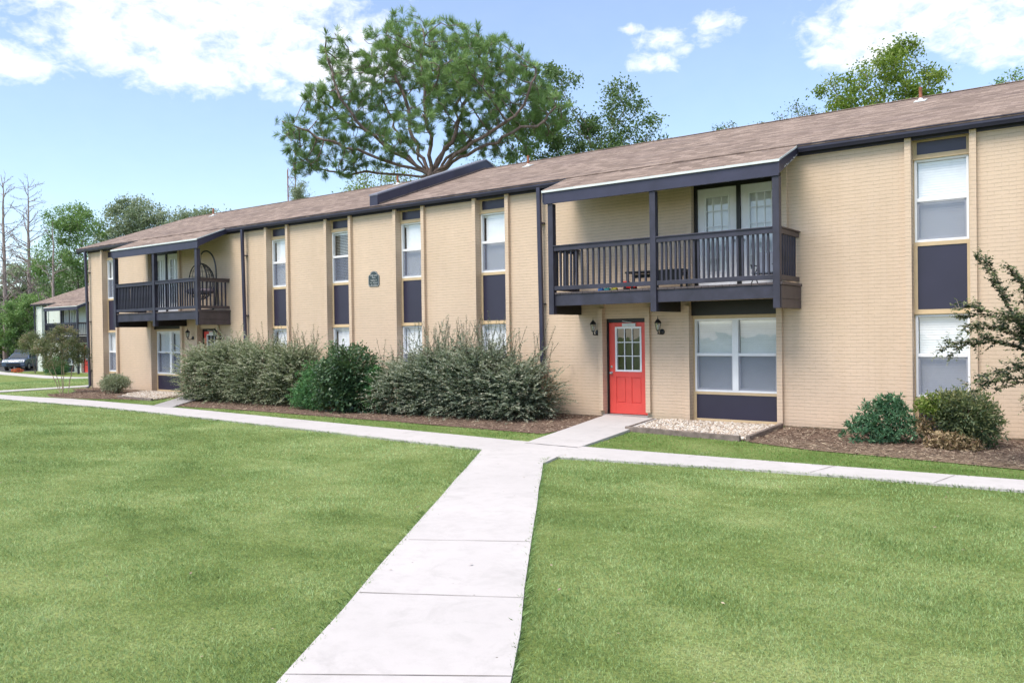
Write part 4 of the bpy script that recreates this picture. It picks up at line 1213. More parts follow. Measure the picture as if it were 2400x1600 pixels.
# --- other trees, base positions from the site
def T(dx, dep, base=gz):
    """world x,y of a point at lateral pixel-free bearing: lateral metres a, distance d along the view axis"""
    return None
trees = [
 # name,label,(x,y),H, ellipsoids, nat, leaf, bark, nleaf, size, spread, seed
 ('oak_tree', 'loose dark green tree right behind the big pine, its crown tallest toward the left', (-26.0, 27.0), 19, [(-2.2, 0, 16.2, 1.5, 1.6, 2.0, 1.2), (-1.2, 0, 13, 2.2, 2.2, 2.6, 2.5), (-3.4, 0, 13.0, 1.8, 2, 2.2, 1.5), (1.0, 0, 12.6, 1.6, 2, 2.0, 1.6), (1.9, 0, 15.3, 1.2, 1.5, 1.9, 1.3), (3.2, 0, 13.4, 1.3, 1.5, 1.9, 1.2), (0, 0, 10, 4.5, 2.5, 2, 3)], 1200, 'leaf_oak', 'bark', 27000, .19, .55, 21, .5),
 ('oak_tree', 'light green round topped tree behind the right end of the roof', (-8.95, 24.6), 16, [(0.2, 0, 13.2, 1.6, 1.7, 1.6, 3), (-1.6, 0, 12.5, 1.3, 1.5, 1.2, 1.6), (1.6, 0, 12.6, 1.2, 1.5, 1.3, 1.6), (.8, 0, 14.4, .8, .9, .7, .6), (0, 0, 11, 2.4, 2, 1.3, 2)], 800, 'leaf_yellow', 'bark', 15000, .15, .42, 22, .4),
 ('oak_tree', 'small dark leafy treetop poking above the right roof, left of the light green one', (-13.4, 26.3), 14, [(0, 0, 12.6, .95, 1, 1.1, 1), (0, 0, 11, 1.6, 1.5, 1.2, 1)], 350, 'leaf_oak', 'bark', 2300, .12, .35, 23, .4),
 ('oak_tree', 'low sparse treetop just clearing the roof ridge between the pine and the small treetop', (-16.8, 26.4), 14, [(-.4, 0, 12.1, .9, 1, .95, 1), (1.3, 0, 12.0, .6, 1, .9, 1), (0, 0, 10.5, 1.8, 1.5, 1.2, 1)], 350, 'leaf_oak', 'bark', 2200, .12, .35, 24, .4),
 ('oak_tree', 'tiny green treetop above the roof at the far right edge', (-3.9, 25.0), 13, [(0, 0, 12.2, .7, .8, .7, 1), (0, 0, 10.6, 1.3, 1.2, 1.1, 1)], 250, 'leaf_bright', 'bark', 1500, .12, .3, 25, .4),
 ('oak_tree', 'yellow green leafy tree seen through the lower left of the big pine', (-33.5, 16.8), 12, [(0, 0, 9.6, 2.0, 1.6, 1.9, 2), (2.5, 0, 9.4, 1.6, 1.5, 1.7, 1.5), (-2, 0, 9, 1.5, 1.5, 1.2, 1)], 600, 'leaf_yellow', 'bark', 9000, .13, .5, 26, .4),
 ('oak_tree', 'yellow green leafy tree seen through the lower right of the big pine', (-27.5, 20.0), 12, [(-1, 0, 9.9, 1.9, 1.6, 1.7, 2), (1.5, 0, 9.6, 1.6, 1.5, 1.6, 1.5)], 450, 'leaf_yellow', 'bark', 6500, .13, .5, 27, .4),
 ('oak_tree', 'tall airy green tree at the left of the group behind the left roof', (-63.2, 14.4), 13.5, [(-.5, 0, 11.3, 1.8, 1.6, 1.5, 2), (-1.5, 0, 8.4, 1.9, 1.7, 2.2, 2), (0.8, 0, 9.0, 2.2, 1.6, 2.6, 3), (-1.4, 0, 5.0, 1.5, 1.4, 2.0, 1.5)], 1000, 'leaf_bright', 'bark', 21000, .19, .5, 28, .5),
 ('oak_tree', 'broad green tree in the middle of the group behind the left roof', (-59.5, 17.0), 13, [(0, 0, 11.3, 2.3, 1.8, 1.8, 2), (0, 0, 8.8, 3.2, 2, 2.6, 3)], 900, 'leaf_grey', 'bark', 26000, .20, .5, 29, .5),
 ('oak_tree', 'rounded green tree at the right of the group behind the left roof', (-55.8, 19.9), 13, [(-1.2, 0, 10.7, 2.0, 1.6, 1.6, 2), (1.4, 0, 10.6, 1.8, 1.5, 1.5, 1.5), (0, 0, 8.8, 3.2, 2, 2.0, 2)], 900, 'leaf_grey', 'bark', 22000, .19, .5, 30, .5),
 ('oak_tree', 'bright green leafy tree beside the parked cars at the left edge', (-85.0, 20.3), 9, [(0, 0, 5.2, 1.9, 1.8, 1.9, 3), (-1.9, 0, 4.0, 1.7, 1.6, 2.2, 2), (1.4, 0, 3.0, 1.5, 1.5, 2.0, 2), (-.5, 0, 2.2, 2.2, 1.6, 1.6, 2)], 800, 'leaf_bright', 'bark', 17000, .19, .45, 31, .4),
]
def farther(t, k, base):
    t = list(t); x, y = t[2]
    t[2] = (x*k, (y+16.27)*k-16.27)
    t[4] = [(a*k, b*k, (c+base-1.84)*k+1.84-gz(t[2][0], 0), d*k, e*k, f*k, w) for a, b, c, d, e, f, w in t[4]]
    t[3] *= k; t[9] *= 1.15; t[10] *= k; return tuple(t)
trees = [farther(t, 1.32, -.70) if 'behind the left roof' in t[1] else t for t in trees]
for t in trees:
    nm, lb, (x, y), H, ell, nat, lm, bk, nl, ls, spd, sd, stp = t
    decid(nm, lb, (x, y, gz(x, y)), H, ell, nat, lm, bk, nl, ls, spd, sd, 'trees beyond the buildings', step=stp, trunk_pts=[(0, 0, -.3), (.1, 0, H*.25), (0, .05, H*.5)], rmax=.22)

# pine sapling top just left of the big pine
decid('pine_tree', 'small grey green pine beside the lattice mast, left of the big pine', (-34.4, 11.9, gz(-34.4, 0)), 10, [(0, 0, 9.2, .75, .8, .9, 1), (0, 0, 7.8, 1.1, 1, .9, 1)], 260, 'leaf_grey', 'bark', 5000, .16, .3, 41, 'trees beyond the buildings', lw=.15, trunk_pts=[(0, 0, -.3), (0, 0, 5), (0, 0, 9)], rmax=.12)

# woodland wall at the far left: one tree each
wr = np.random.default_rng(77)
woods = [('olive green woodland tree, leftmost at the picture edge', -122, 27, 13.5, 'leaf_grey'), ('hazy woodland tree between the two tall dead pines', -116, 34, 14, 'leaf_grey'),
         ('dull green woodland tree behind the short dead trunk', -108, 38, 13.0, 'leaf_grey'), ('dark green woodland tree just left of the mint building roof', -100, 38, 12.0, 'leaf_grey'),
         ('dark woodland tree directly behind the mint building roof', -93, 42, 12.5, 'leaf_grey'), ('lower woodland tree in front of the first dead pine', -96, 22.5, 8.5, 'leaf_grey'),
         ('lower dark woodland tree behind the bright green one', -93, 25, 8.5, 'leaf_grey'), ('mid green woodland tree above the mint building eave', -87, 31, 9.0, 'leaf_grey'),
         ('yellowish woodland tree low behind the parked cars', -90, 17.0, 6.0, 'leaf_yellow'), ('woodland tree filling the gap right of the mint building', -80, 36, 9.5, 'leaf_grey')]
for i, (lb, x, y, H, lm) in enumerate(woods):
    e = [(0, 0, H*.72, H*.26, H*.2, H*.24, 2), (-H*.16, 0, H*.5, H*.25, H*.2, H*.22, 2), (H*.17, 0, H*.46, H*.25, H*.2, H*.22, 2), (0, 0, H*.25, H*.3, H*.2, H*.22, 2)]
    e = [(a+wr.uniform(-.4, .4), b, c, d, f, g, w) for a, b, c, d, f, g, w in e]
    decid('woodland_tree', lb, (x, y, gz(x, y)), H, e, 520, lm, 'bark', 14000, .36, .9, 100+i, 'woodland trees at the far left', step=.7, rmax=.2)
# the far-off wood closing the horizon
def far_wood():
    rng = np.random.default_rng(9)
    n = 70000; a = rng.uniform(-2.05, .75, n)
    R = rng.uniform(150, 185, n)
    x = R*np.sin(a); y = R*np.cos(a)-16
    top = 9+3.5*np.sin(a*37)+2.5*np.sin(a*83+1)+1.6*np.sin(a*171)
    z = rng.uniform(-1, 1, n)**1*0+rng.uniform(0, 1, n)**.8*top-.8
    D = rand_dirs(n, rng); S = rng.uniform(.7, 1.5, n)
    V, F = leaf_quads(np.stack([x, y, z], -1), D, S, S*.8, rng, 1)
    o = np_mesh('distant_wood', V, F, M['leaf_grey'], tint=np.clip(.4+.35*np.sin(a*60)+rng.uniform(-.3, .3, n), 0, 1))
    tag(o, 'far wood closing the view behind the buildings', None, None, 'stuff')
far_wood()

# dead pines
def dead_pine(x, y, H, label, seed, n=26, lean=0.0, spread=.16):
    rng = np.random.default_rng(seed); z0 = gz(x, y)
    root = empty('dead_pine', (x, y, z0), label, 'dead tree', 'bare dead pines at the left')
    t = MB(); pts = []; rs = []
    for k in range(13):
        u = k/12; pts.append((lean*u*H+rng.normal(0, .05), rng.normal(0, .05), -.3+u*(H+.3))); rs.append(.27*(1-u)**.8*H/19+.025)
    t.tube(pts, rs, 8); t.build('trunk', M['bark_dead'], root, smooth=True)
    b = MB()
    for k in range(n):
        u = rng.uniform(.28, .99); i = min(11, int(u*12)); p = Vector(pts[i]).lerp(Vector(pts[i+1]), u*12-i)
        az = rng.uniform(0, 2*PI); L = H*spread*(1.25-u)*rng.uniform(.5, 1.3)+.6; up = rng.uniform(-.1, .95)*(.5+u)
        d = Vector((math.cos(az), math.sin(az), up)); q = [p]; r0 = .035+.045*(1-u)
        for s in range(5):
            d = d+Vector((rng.normal(0, .16), rng.normal(0, .16), rng.normal(.04, .12))); d.normalize(); q.append(q[-1]+d*L/5)
        b.tube(q, [r0*(1-s/6.5) for s in range(6)], 4)
        for s in (2, 3, 4, 5):
            for _ in range(2):
                e = d+Vector(rng.normal(0, .6, 3)); e.normalize(); m = L*.28*rng.uniform(.4, 1.1)
                b.tube([q[s], q[s]+e*m*.5, q[s]+e*m+Vector((0, 0, .1*m))], [r0*.45, r0*.35, r0*.2], 3)
    b.build('branches', M['bark_dead'], root)
dead_pine(-92.3, 21.2, 19.4, 'tall bare dead pine at the very left edge', 1, 60)
dead_pine(-90.2, 22.7, 18.4, 'tall bare dead pine right of the leftmost one, crown full of twigs', 2, 74, spread=.19)
dead_pine(-83.1, 21.8, 13.8, 'shorter bare dead trunk with a few side branches near the broad trees', 3, 14, spread=.22)

# lattice mast
def mast():
    x, y = -36.4, 12.9; z0 = gz(x, y)
    r = empty('lattice_mast', (x, y, z0), 'thin lattice antenna mast behind the roof, left of the big pine', 'mast')
    for k, (a, b, t) in enumerate(((-.28, 0, 10.9), (.05, .25, 12.1), (.05, -.25, 10.9))):
        MB().tube([(a, b, 0), (a, b, t)], .028, 5).build('mast_leg', M['rust'], r)
    m = MB(); z = .5; P = [(-.28, 0), (.05, .25), (.05, -.25)]
    while z < 10.8:
        for i in range(3):
            a, b = P[i], P[(i+1) % 3]; m.tube([(a[0], a[1], z), (b[0], b[1], z)], .012, 4); m.tube([(a[0], a[1], z), (b[0], b[1], z+.5)], .010, 4)
        z += .5
    m.build('lattice_bracing', M['rust'], r)
    MB().tube([(.05, .25, 11.9), (-.15, .1, 12.1)], .02, 5).build('antenna_head', M['rust'], r)
mast()

# ------------------------------------------------------------------ shrubs
def feather_shrub(label, cx, cy, rx, ry, h, seed, leafm, nspray=620, wisps=12, wisp_h=.8, group='feathery arching shrubs in front of the wall', lean=0):
    """arching sprays of small paired leaves"""
    rng = np.random.default_rng(seed)
    root = empty('feathery_shrub', (cx, cy, -.08), label, 'shrub', group)
    P0 = []; D0 = []; LL = []; N_ = []; thick = []
    # sprays starting inside the body and reaching its skin
    th = rng.uniform(0, 2*PI, nspray); u = rng.uniform(0, 1, nspray)
    zz = h*(.06+.94*u**.85)
    prof = np.sqrt(np.clip(1-np.where(zz/h > .32, ((zz/h)-.32)/.70, (.32-zz/h)/.62)**2, .03, 1))
    rr = prof*rng.uniform(.45, .98, nspray)*(1+.16*np.sin(th*3+seed)*np.sin(zz*5+seed*1.7)+.10*np.sin(th*7+zz*9))
    sx = np.cos(th)*rr*rx; sy = np.sin(th)*rr*ry
    start = np.stack([sx, sy, zz*.92], -1)
    d = np.stack([np.cos(th)*.8+rng.normal(0, .3, nspray), np.sin(th)*.8+rng.normal(0, .3, nspray), .15+.9*(zz/h)**1.3+rng.normal(0, .2, nspray)], -1)
    d /= np.linalg.norm(d, axis=1)[:, None]
    L = rng.uniform(.22, .46, nspray)*(1+.55*(zz/h)**2)*np.where(rng.uniform(0, 1, nspray) < .12, 1.7, 1.)
    # long wisps above
    wt = rng.uniform(0, 2*PI, wisps); ws = np.stack([rng.uniform(-.75, .75, wisps)*rx, rng.uniform(-.5, .5, wisps)*ry, np.full(wisps, h*.72)], -1)
    wd = np.stack([rng.normal(0, .28, wisps), rng.normal(0, .2, wisps), np.ones(wisps)], -1); wd /= np.linalg.norm(wd, axis=1)[:, None]
    wl = rng.uniform(.5, 1, wisps)*wisp_h+.2
    start = np.concatenate([start, ws]); d = np.concatenate([d, wd]); L = np.concatenate([L, wl])
    bend = np.concatenate([rng.uniform(.25, .8, nspray), rng.uniform(.05, .35, wisps)])
    isw = np.concatenate([np.zeros(nspray), np.ones(wisps)])
    st = MB()
    ncl = rng.uniform(0, .5, len(L))
    PP = []; DD = []; SS = []; TI = []
    for i in range(len(L)):
        m = max(4, int(L[i]/(.029 if not isw[i] else .022))); t = np.linspace(.05, 1, m)
        p = start[i]+d[i]*(t*L[i])[:, None]; p[:, 2] -= bend[i]*L[i]*.5*t**2
        tn = np.gradient(p, axis=0); tn /= np.linalg.norm(tn, axis=1)[:, None]+1e-9
        side = np.cross(tn, np.array([0, 0, 1.])); side /= np.linalg.norm(side, axis=1)[:, None]+1e-9
        sg = np.where(np.arange(m) % 2 == 0, 1., -1.)[:, None]
        dl = tn*.7+side*sg*.8+rng.normal(0, .25, (m, 3)); dl /= np.linalg.norm(dl, axis=1)[:, None]
        PP.append(p); DD.append(dl)
        sz = rng.uniform(.048, .082, m)*(1. if not isw[i] else .75)*(1-.35*t)*(1.0 if isw[i] else 1.08); SS.append(sz)
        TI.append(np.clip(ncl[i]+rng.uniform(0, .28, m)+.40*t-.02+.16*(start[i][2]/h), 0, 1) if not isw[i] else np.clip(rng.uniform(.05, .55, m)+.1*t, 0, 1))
        if isw[i] or i % 9 == 0:
            st.tube([tuple(p[0]), tuple(p[m//2]), tuple(p[-1])], [.006, .004, .002], 3, False)
    P = np.concatenate(PP); D = np.concatenate(DD); S = np.concatenate(SS)
    # leaves stuffed inside so the body is closed
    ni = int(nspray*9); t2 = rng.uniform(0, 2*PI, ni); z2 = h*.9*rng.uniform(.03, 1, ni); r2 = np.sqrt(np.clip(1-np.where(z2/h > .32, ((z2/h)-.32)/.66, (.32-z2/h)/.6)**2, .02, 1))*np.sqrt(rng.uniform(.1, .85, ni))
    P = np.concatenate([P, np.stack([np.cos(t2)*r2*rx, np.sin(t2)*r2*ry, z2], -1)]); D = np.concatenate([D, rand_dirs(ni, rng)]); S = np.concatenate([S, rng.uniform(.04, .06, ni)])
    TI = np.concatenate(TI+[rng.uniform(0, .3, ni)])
    V, F = leaf_quads(P, D, S, S*.55, rng, 1.4)
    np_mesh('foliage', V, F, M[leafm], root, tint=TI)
    for k in range(10):
        a = rng.uniform(0, 2*PI); st.tube([(rng.normal(0, .06), rng.normal(0, .06), -.05), (math.cos(a)*rx*.3, math.sin(a)*ry*.3, h*.4), (math.cos(a)*rx*.55, math.sin(a)*ry*.5, h*.8)], [.02, .014, .006], 5)
    st.build('stems', M['twig'], root)
    return root
LG = [('left end of the left bank of feathery shrubs, beside the far red door', -22.60, -1.45, .95, .80, 1.42, 'leaf_lorop', 16, .60),
      ('feathery shrub of the left bank directly below the far downspout', -21.50, -1.35, 1.15, .95, 1.70, 'leaf_lorop', 26, .75),
      ('third feathery shrub of the left bank, in front of the window with green blinds', -19.95, -1.30, 1.15, 1.0, 1.58, 'leaf_lorop', 28, .95),
      ('right end of the left bank of feathery shrubs, next to the bright green bush', -18.65, -1.25, 1.05, .95, 1.50, 'leaf_lorop', 32, 1.2),
      ('left end of the right bank of feathery shrubs, next to the glossy holly', -14.15, -1.45, .95, .90, 1.10, 'leaf_lorop2', 22, .9),
      ('second feathery shrub of the right bank, with the tallest bare wisps', -13.10, -1.40, 1.05, 1.0, 1.50, 'leaf_lorop2', 46, 1.15),
      ('third feathery shrub of the right bank, before the slim window', -12.00, -1.35, 1.10, 1.0, 1.50, 'leaf_lorop2', 46, 1.25),
      ('right end of the right bank of feathery shrubs, hugging the downspout', -11.05, -1.25, .95, .90, 1.15, 'leaf_lorop2', 30, 1.4)]
for i, (lb, x, y, rx, ry, h, lm, w, wh) in enumerate(LG):
    feather_shrub(lb, x, y, rx, ry, h, 200+i, lm, 1050, w, wh)

def leafy_shrub(name, label, cx, cy, ell, n, ls, lw, leafm, seed, bark='twig', up=2., out=.9, group=None, rosette=0, shoots=0, tshift=0):
    rng = np.random.default_rng(seed)
    root = empty(name, (cx, cy, -.08), label, 'shrub', group)
    w = np.array([e[6] for e in ell], float); w /= w.sum()
    k = rng.choice(len(ell), n, p=w); E = np.array([e[:6] for e in ell])[k]
    d = rand_dirs(n, rng); lump = 1+.22*np.sin(d[:, 0]*7+k*2)*np.sin(d[:, 1]*6+1+k)+.16*np.sin(d[:, 2]*11+d[:, 0]*9+k)+rng.exponential(.05, n)
    r = rng.uniform(0, 1, n)**.33
    if rosette:
        nc = n//rosette; d = d[:nc]; E = E[:nc]; r = rng.uniform(.35, 1, nc)**.5; lump = lump[:nc]
        c = E[:, :3]+d*(r*lump)[:, None]*E[:, 3:6]
        P = np.repeat(c, rosette, 0); n = len(P)
        ax = np.repeat(d*.7+np.array([0, 0, .6]), rosette, 0)
        D = ax*.45+rng.normal(0, 1, (n, 3))*.8; D /= np.linalg.norm(D, axis=1)[:, None]
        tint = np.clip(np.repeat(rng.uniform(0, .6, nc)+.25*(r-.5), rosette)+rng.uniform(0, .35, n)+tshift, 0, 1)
    else:
        P = E[:, :3]+d*(r*lump)[:, None]*E[:, 3:6]
        D = d*out+rng.normal(0, .6, (n, 3)); D /= np.linalg.norm(D, axis=1)[:, None]
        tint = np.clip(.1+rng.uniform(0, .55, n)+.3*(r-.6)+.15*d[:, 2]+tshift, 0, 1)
    P[:, 2] = np.maximum(P[:, 2], .03)
    S = rng.uniform(.7, 1.3, n)*ls
    V, F = leaf_quads(P, D, S, S*lw, rng, up)
    st = MB()
    for q in range(12):
        e = ell[rng.integers(len(ell))]; a = rng.uniform(0, 2*PI)
        tp = (e[0]+math.cos(a)*e[3]*.6, e[1]+math.sin(a)*e[4]*.6, e[2]+e[5]*.5)
        st.tube([(rng.normal(0, .05), rng.normal(0, .05), -.05), (tp[0]*.5, tp[1]*.5, tp[2]*.55), tp], [.016, .011, .005], 5)
    VV = [V]; FF = [F]; TT = [tint]
    for q in range(shoots):
        e = ell[0]; a = rng.uniform(0, 2*PI); s = np.array([e[0]+math.cos(a)*e[3]*.6, e[1]+math.sin(a)*e[4]*.5, e[2]+e[5]*.75]); L = rng.uniform(.18, .36)
        dv = np.array([math.cos(a)*.2, 0, 1.]); m = 9
        p = s+dv*(np.linspace(0, 1, m)*L)[:, None]; Dq = rand_dirs(m, rng, (0, 0, .6)); Sq = rng.uniform(.8, 1.1, m)*ls
        v, f = leaf_quads(p, Dq, Sq, Sq*lw, rng, up); VV.append(v); FF.append(f+sum(len(x) for x in VV[:-1])); TT.append(rng.uniform(.5, 1, m)); st.tube([tuple(p[0]-dv*.2), tuple(p[-1])], .004, 3)
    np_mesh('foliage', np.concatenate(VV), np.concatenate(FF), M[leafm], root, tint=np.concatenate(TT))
    st.build('stems', M[bark], root)
    return root
leafy_shrub('evergreen_bush', 'soft bright green bush between the left feathery bank and the holly', -17.05, -1.95, [(0, 0, .60, .50, .46, .56, 3), (-.15, -.1, .33, .46, .45, .33, 2), (.1, .1, .95, .34, .32, .26, 1.2), (.3, -.1, .25, .4, .35, .25, 1)], 15000, .062, .35, 'leaf_green', 301, rosette=6, up=.5)
leafy_shrub('holly_bush', 'tall rounded glossy dark green holly in the middle of the shrub row', -15.68, -2.05, [(0.05, 0, 1.10, .80, .66, .50, 4), (-.25, -.05, .62, .62, .6, .60, 3), (.25, 0, .40, .55, .55, .40, 2), (-.45, 0, 1.0, .35, .4, .35, 1)], 12000, .095, .5, 'leaf_holly', 302, shoots=16, up=2.2)
leafy_shrub('evergreen_bush', 'small bright green bush tucked between the holly and the right feathery bank', -14.85, -1.95, [(0, 0, .55, .36, .3, .50, 3), (.05, 0, .95, .22, .2, .2, 1)], 5500, .06, .35, 'leaf_green', 303, rosette=6, up=.5)
leafy_shrub('evergreen_bush', 'blue green low bush with starry leaves, left of the pair under the right window', -3.30, -1.45, [(0, 0, .38, .40, .38, .32, 4), (.10, 0, .64, .20, .2, .16, 1.2), (-.36, -.1, .30, .22, .2, .12, .8), (.3, .05, .28, .30, .28, .22, 1.5), (-.15, -.25, .14, .42, .28, .12, 1)], 5600, .085, .26, 'leaf_teal', 304, rosette=8, up=.6)
mx = leafy_shrub('evergreen_bush', 'larger mounded bush with dry tan patches, right of the pair under the right window', -2.18, -1.42, [(.08, 0, .48, .46, .42, .38, 5), (-.12, .0, .68, .36, .34, .2, 2), (.30, .0, .30, .28, .32, .30, 1.5)], 12500, .068, .28, 'leaf_mixed', 305, up=1.2)
def extra_leaves(root, name, ell, n, ls, lw, leafm, seed):
    rng = np.random.default_rng(seed); P = in_ell(n, ell, rng); P[:, 2] = np.maximum(P[:, 2], .02); D = rand_dirs(n, rng); S = rng.uniform(.6, 1.3, n)*ls
    V, F = leaf_quads(P, D, S, S*lw, rng, 1.)
    o = np_mesh(name, V, F, M[leafm], root, tint=rng.uniform(0, 1, n)); return o
extra_leaves(mx, 'dead_foliage', [(-.02, -.50, .12, .42, .16, .17, 2), (-.45, -.15, .35, .16, .15, .2, .8)], 1500, .07, .35, 'leaf_dead', 306)['label'] = 'dry tan leaves hanging low at the front'
extra_leaves(mx, 'yellowing_foliage', [(-.38, -.22, .68, .26, .18, .18, 2)], 750, .07, .3, 'leaf_yellow', 307)['label'] = 'yellow green leaves at the upper left'
leafy_shrub('evergreen_bush', 'small loose grey green bush at the foot of the far left wall', -28.45, -1.25, [(0, 0, .36, .55, .42, .27, 3), (.45, 0, .42, .28, .25, .16, 1), (-.35, 0, .35, .35, .3, .22, 1), (0, 0, .56, .3, .25, .1, .7)], 5600, .07, .3, 'leaf_lorop', 308, up=.8, tshift=.22)
extra_leaves(bpy.data.objects['feathery_shrub.007'], 'reddish_foliage', [(.95, -.1, .75, .18, .2, .30, 2), (.8, 0, .95, .12, .12, .2, .6)], 360, .045, .4, 'leaf_red', 309)['label'] = 'thin reddish new growth at the right side'

# --- crape myrtles
decid('crape_myrtle', 'small crape myrtle with slim pale trunks in front of the building left corner', (-30.4, -2.15, -.08), 2.6,
      [(-.50, 0, 1.55, .42, .5, .42, 2), (.20, 0, 1.65, .50, .5, .50, 2.4), (-.1, 0, 1.2, .62, .6, .28, 1.6), (.0, 0, 2.15, .30, .4, .38, 1), (.62, 0, 1.5, .36, .35, .38, 1.2), (-.3, 0, 2.0, .22, .3, .3, .5), (.45, 0, 2.05, .2, .3, .3, .5), (.75, 0, 1.15, .25, .3, .2, .4)], 620, 'leaf_crape', 'bark_pale', 9500, .060, .15, 51, 'crape myrtles', step=.13, tip=.0045, rmax=.042,
      stems=[[(0, 0, -.05), (-.12, .02, .5), (-.28, 0, 1.0)], [(.03, .02, -.05), (.0, .05, .5), (-.02, .1, 1.05)], [(.05, 0, -.05), (.08, 0, .5), (.15, -.05, 1.1)], [(-.03, 0, -.05), (-.2, -.05, .5), (-.5, 0, 1.0)], [(.22, 0, -.05), (.30, .03, .5), (.42, .05, 1.05)]])
def spray_tree():
    rng = np.random.default_rng(52)
    root = empty('crape_myrtle', (-.75, -2.95, -.08), 'dark leaved crape myrtle reaching in from the right edge before the slim windows', 'tree', 'crape myrtles')
    k = .00591
    def q(dx, dy, dep=0): return np.array([(dx-2380)*k, dep, 1.92+(750-dy)*k])
    B = [[q(2420, 1055), q(2405, 960), q(2385, 880), q(2352, 820), q(2315, 745), q(2290, 680)], [q(2425, 1055), q(2440, 900, .1), q(2450, 760, .1), q(2440, 620, .1), q(2420, 500, .1)],
         [q(2430, 1055), q(2500, 900, -.1), q(2560, 760, -.1), q(2620, 640, 0)],
         [q(2352, 820), q(2320, 770, .1), q(2270, 700, .1), q(2232, 625, .1), q(2198, 582, .1)], [q(2340, 800), q(2290, 745, -.1), q(2230, 722, -.1), q(2175, 706, -.1), q(2132, 712, -.1)],
         [q(2352, 820), q(2290, 792, .15), q(2230, 775, .2), q(2170, 785, .2), q(2125, 805, .2)], [q(2385, 880), q(2330, 850, -.1), q(2270, 838, -.15), q(2205, 855, -.15), q(2150, 885, -.15)],
         [q(2440, 760), q(2390, 680, -.05), q(2350, 620, -.05), q(2345, 560, -.05), q(2360, 500)], [q(2390, 900), q(2360, 890, -.2), q(2310, 895, -.25), q(2265, 915, -.25)],
         [q(2315, 745), q(2335, 690, .2), q(2310, 640, .25), q(2290, 610, .25)], [q(2385, 880), q(2350, 870, .2), q(2300, 870, .3), q(2250, 880, .3)], [q(2352, 820), q(2300, 760, .3), q(2240, 745, .35), q(2200, 750, .4)],
         [q(2440, 620), q(2500, 520, .1), q(2560, 470, .1)], [q(2500, 900), q(2580, 850, .1), q(2680, 840, .1)], [q(2560, 760), q(2650, 700, .1), q(2720, 690, .2)], [q(2440, 760), q(2500, 680, .2), q(2580, 620, .2)],
         [q(2420, 500), q(2380, 440), q(2350, 400)], [q(2400, 860), q(2380, 940, -.2), q(2345, 960, -.3)]]
    B += [[x+rng.normal(0, .03, 3)+np.array([dx_, dd_, dz_])*(.3+.7*i_/len(b)) for i_, x in enumerate(b)] for b in B[3:] for dx_, dd_, dz_ in ((.16, .14, -.12),)]
    tb = MB(); PP = []; DD = []; SS = []; TT = []
    def spray(p, L0, lo, hi):
        m = max(3, int(L0/.024)); p = np.array(p); seg = np.linalg.norm(np.diff(p, axis=0), axis=1); cs = np.concatenate([[0], np.cumsum(seg)]); t = np.linspace(.08, 1, m)*cs[-1]
        P = np.stack([np.interp(t, cs, p[:, a]) for a in range(3)], -1)
        tn = np.gradient(P, axis=0); tn /= np.linalg.norm(tn, axis=1)[:, None]+1e-9
        sd_ = np.cross(tn, [0, 0, 1.]); sd_ /= np.linalg.norm(sd_, axis=1)[:, None]+1e-9
        for sg in (1, -1):
            kp = rng.uniform(0, 1, m) < .88
            d = tn*.35+sd_*sg*.8+rng.normal(0, .3, (m, 3))+np.array([0, 0, -.25]); d /= np.linalg.norm(d, axis=1)[:, None]
            PP.append(P[kp]); DD.append(d[kp]); u = np.linspace(0, 1, m)
            SS.append((rng.uniform(.048, .076, m)*(1-.5*u))[kp]); TT.append(np.clip(lo+(hi-lo)*u**1.5+rng.normal(0, .10, m), 0, 1)[kp])
    for i, b in enumerate(B):
        pts = []
        for a, c in zip(b, b[1:]):
            for t in (0, .5): pts.append(a+(c-a)*t+rng.normal(0, .008, 3))
        pts.append(b[-1]); n = len(pts); W = [tuple(p @ ROT.T) for p in pts]
        r0, r1 = ((.022, .007) if i < 3 else (.009, .002))
        tb.tube(W, [r0+(r1-r0)*j/(n-1) for j in range(n)], 6)
        Lb = sum(np.linalg.norm(np.subtract(pts[j+1], pts[j])) for j in range(n-1))
        if i >= 3: spray(pts[1:], Lb*1.2, .12, .95)
        start = 0.45 if i < 3 else .15
        for j in range(int(Lb/.038)):
            u = rng.uniform(start, .97); f = u*(n-1); a = int(f); p0 = pts[a]+(pts[min(n-1, a+1)]-pts[a])*(f-a)
            dr = pts[min(n-1, a+1)]-pts[max(0, a-1)]; dr = dr/(np.linalg.norm(dr)+1e-9)
            d = dr*.7+rng.normal(0, .55, 3)+np.array([0, 0, .25]); d /= np.linalg.norm(d); L = rng.uniform(.10, .32)*(1.2-.6*u)
            sp_ = [p0, p0+d*L*.5, p0+d*L*.95+np.array([0, 0, -.02*rng.uniform(-1, 2)])]
            tb.tube([tuple(x @ ROT.T) for x in sp_], [.003, .002, .0012], 3, False); spray(sp_, L, .08, rng.uniform(.55, 1.0))
    tb.build('trunk', M['bark_pale'], root, smooth=True)
    P = np.concatenate(PP) @ ROT.T; D = np.concatenate(DD) @ ROT.T; S = np.concatenate(SS)
    V, F = leaf_quads(P, D, S, S*.58, rng, 1.6)
    np_mesh('crown', V, F, M['leaf_crape_r'], root, tint=np.concatenate(TT))
spray_tree()
decid('crape_myrtle', 'small dusky crape myrtle in front of the parked cars at the left', (-66.5, 12.7, gz(-66.5, 0)), 3.6,
      [(-.3, 0, 2.2, .9, .8, .75, 2), (.5, 0, 2.0, .7, .7, .6, 1.5), (0, 0, 2.8, .5, .5, .45, .6)], 500, 'leaf_crape', 'bark', 5200, .10, .30, 53, 'crape myrtles', step=.2, tip=.006, rmax=.05, stems=[[(0, 0, -.1), (-.1, 0, .7), (-.2, 0, 1.4)], [(.05, 0, -.1), (.15, 0, .7), (.3, 0, 1.4)]])
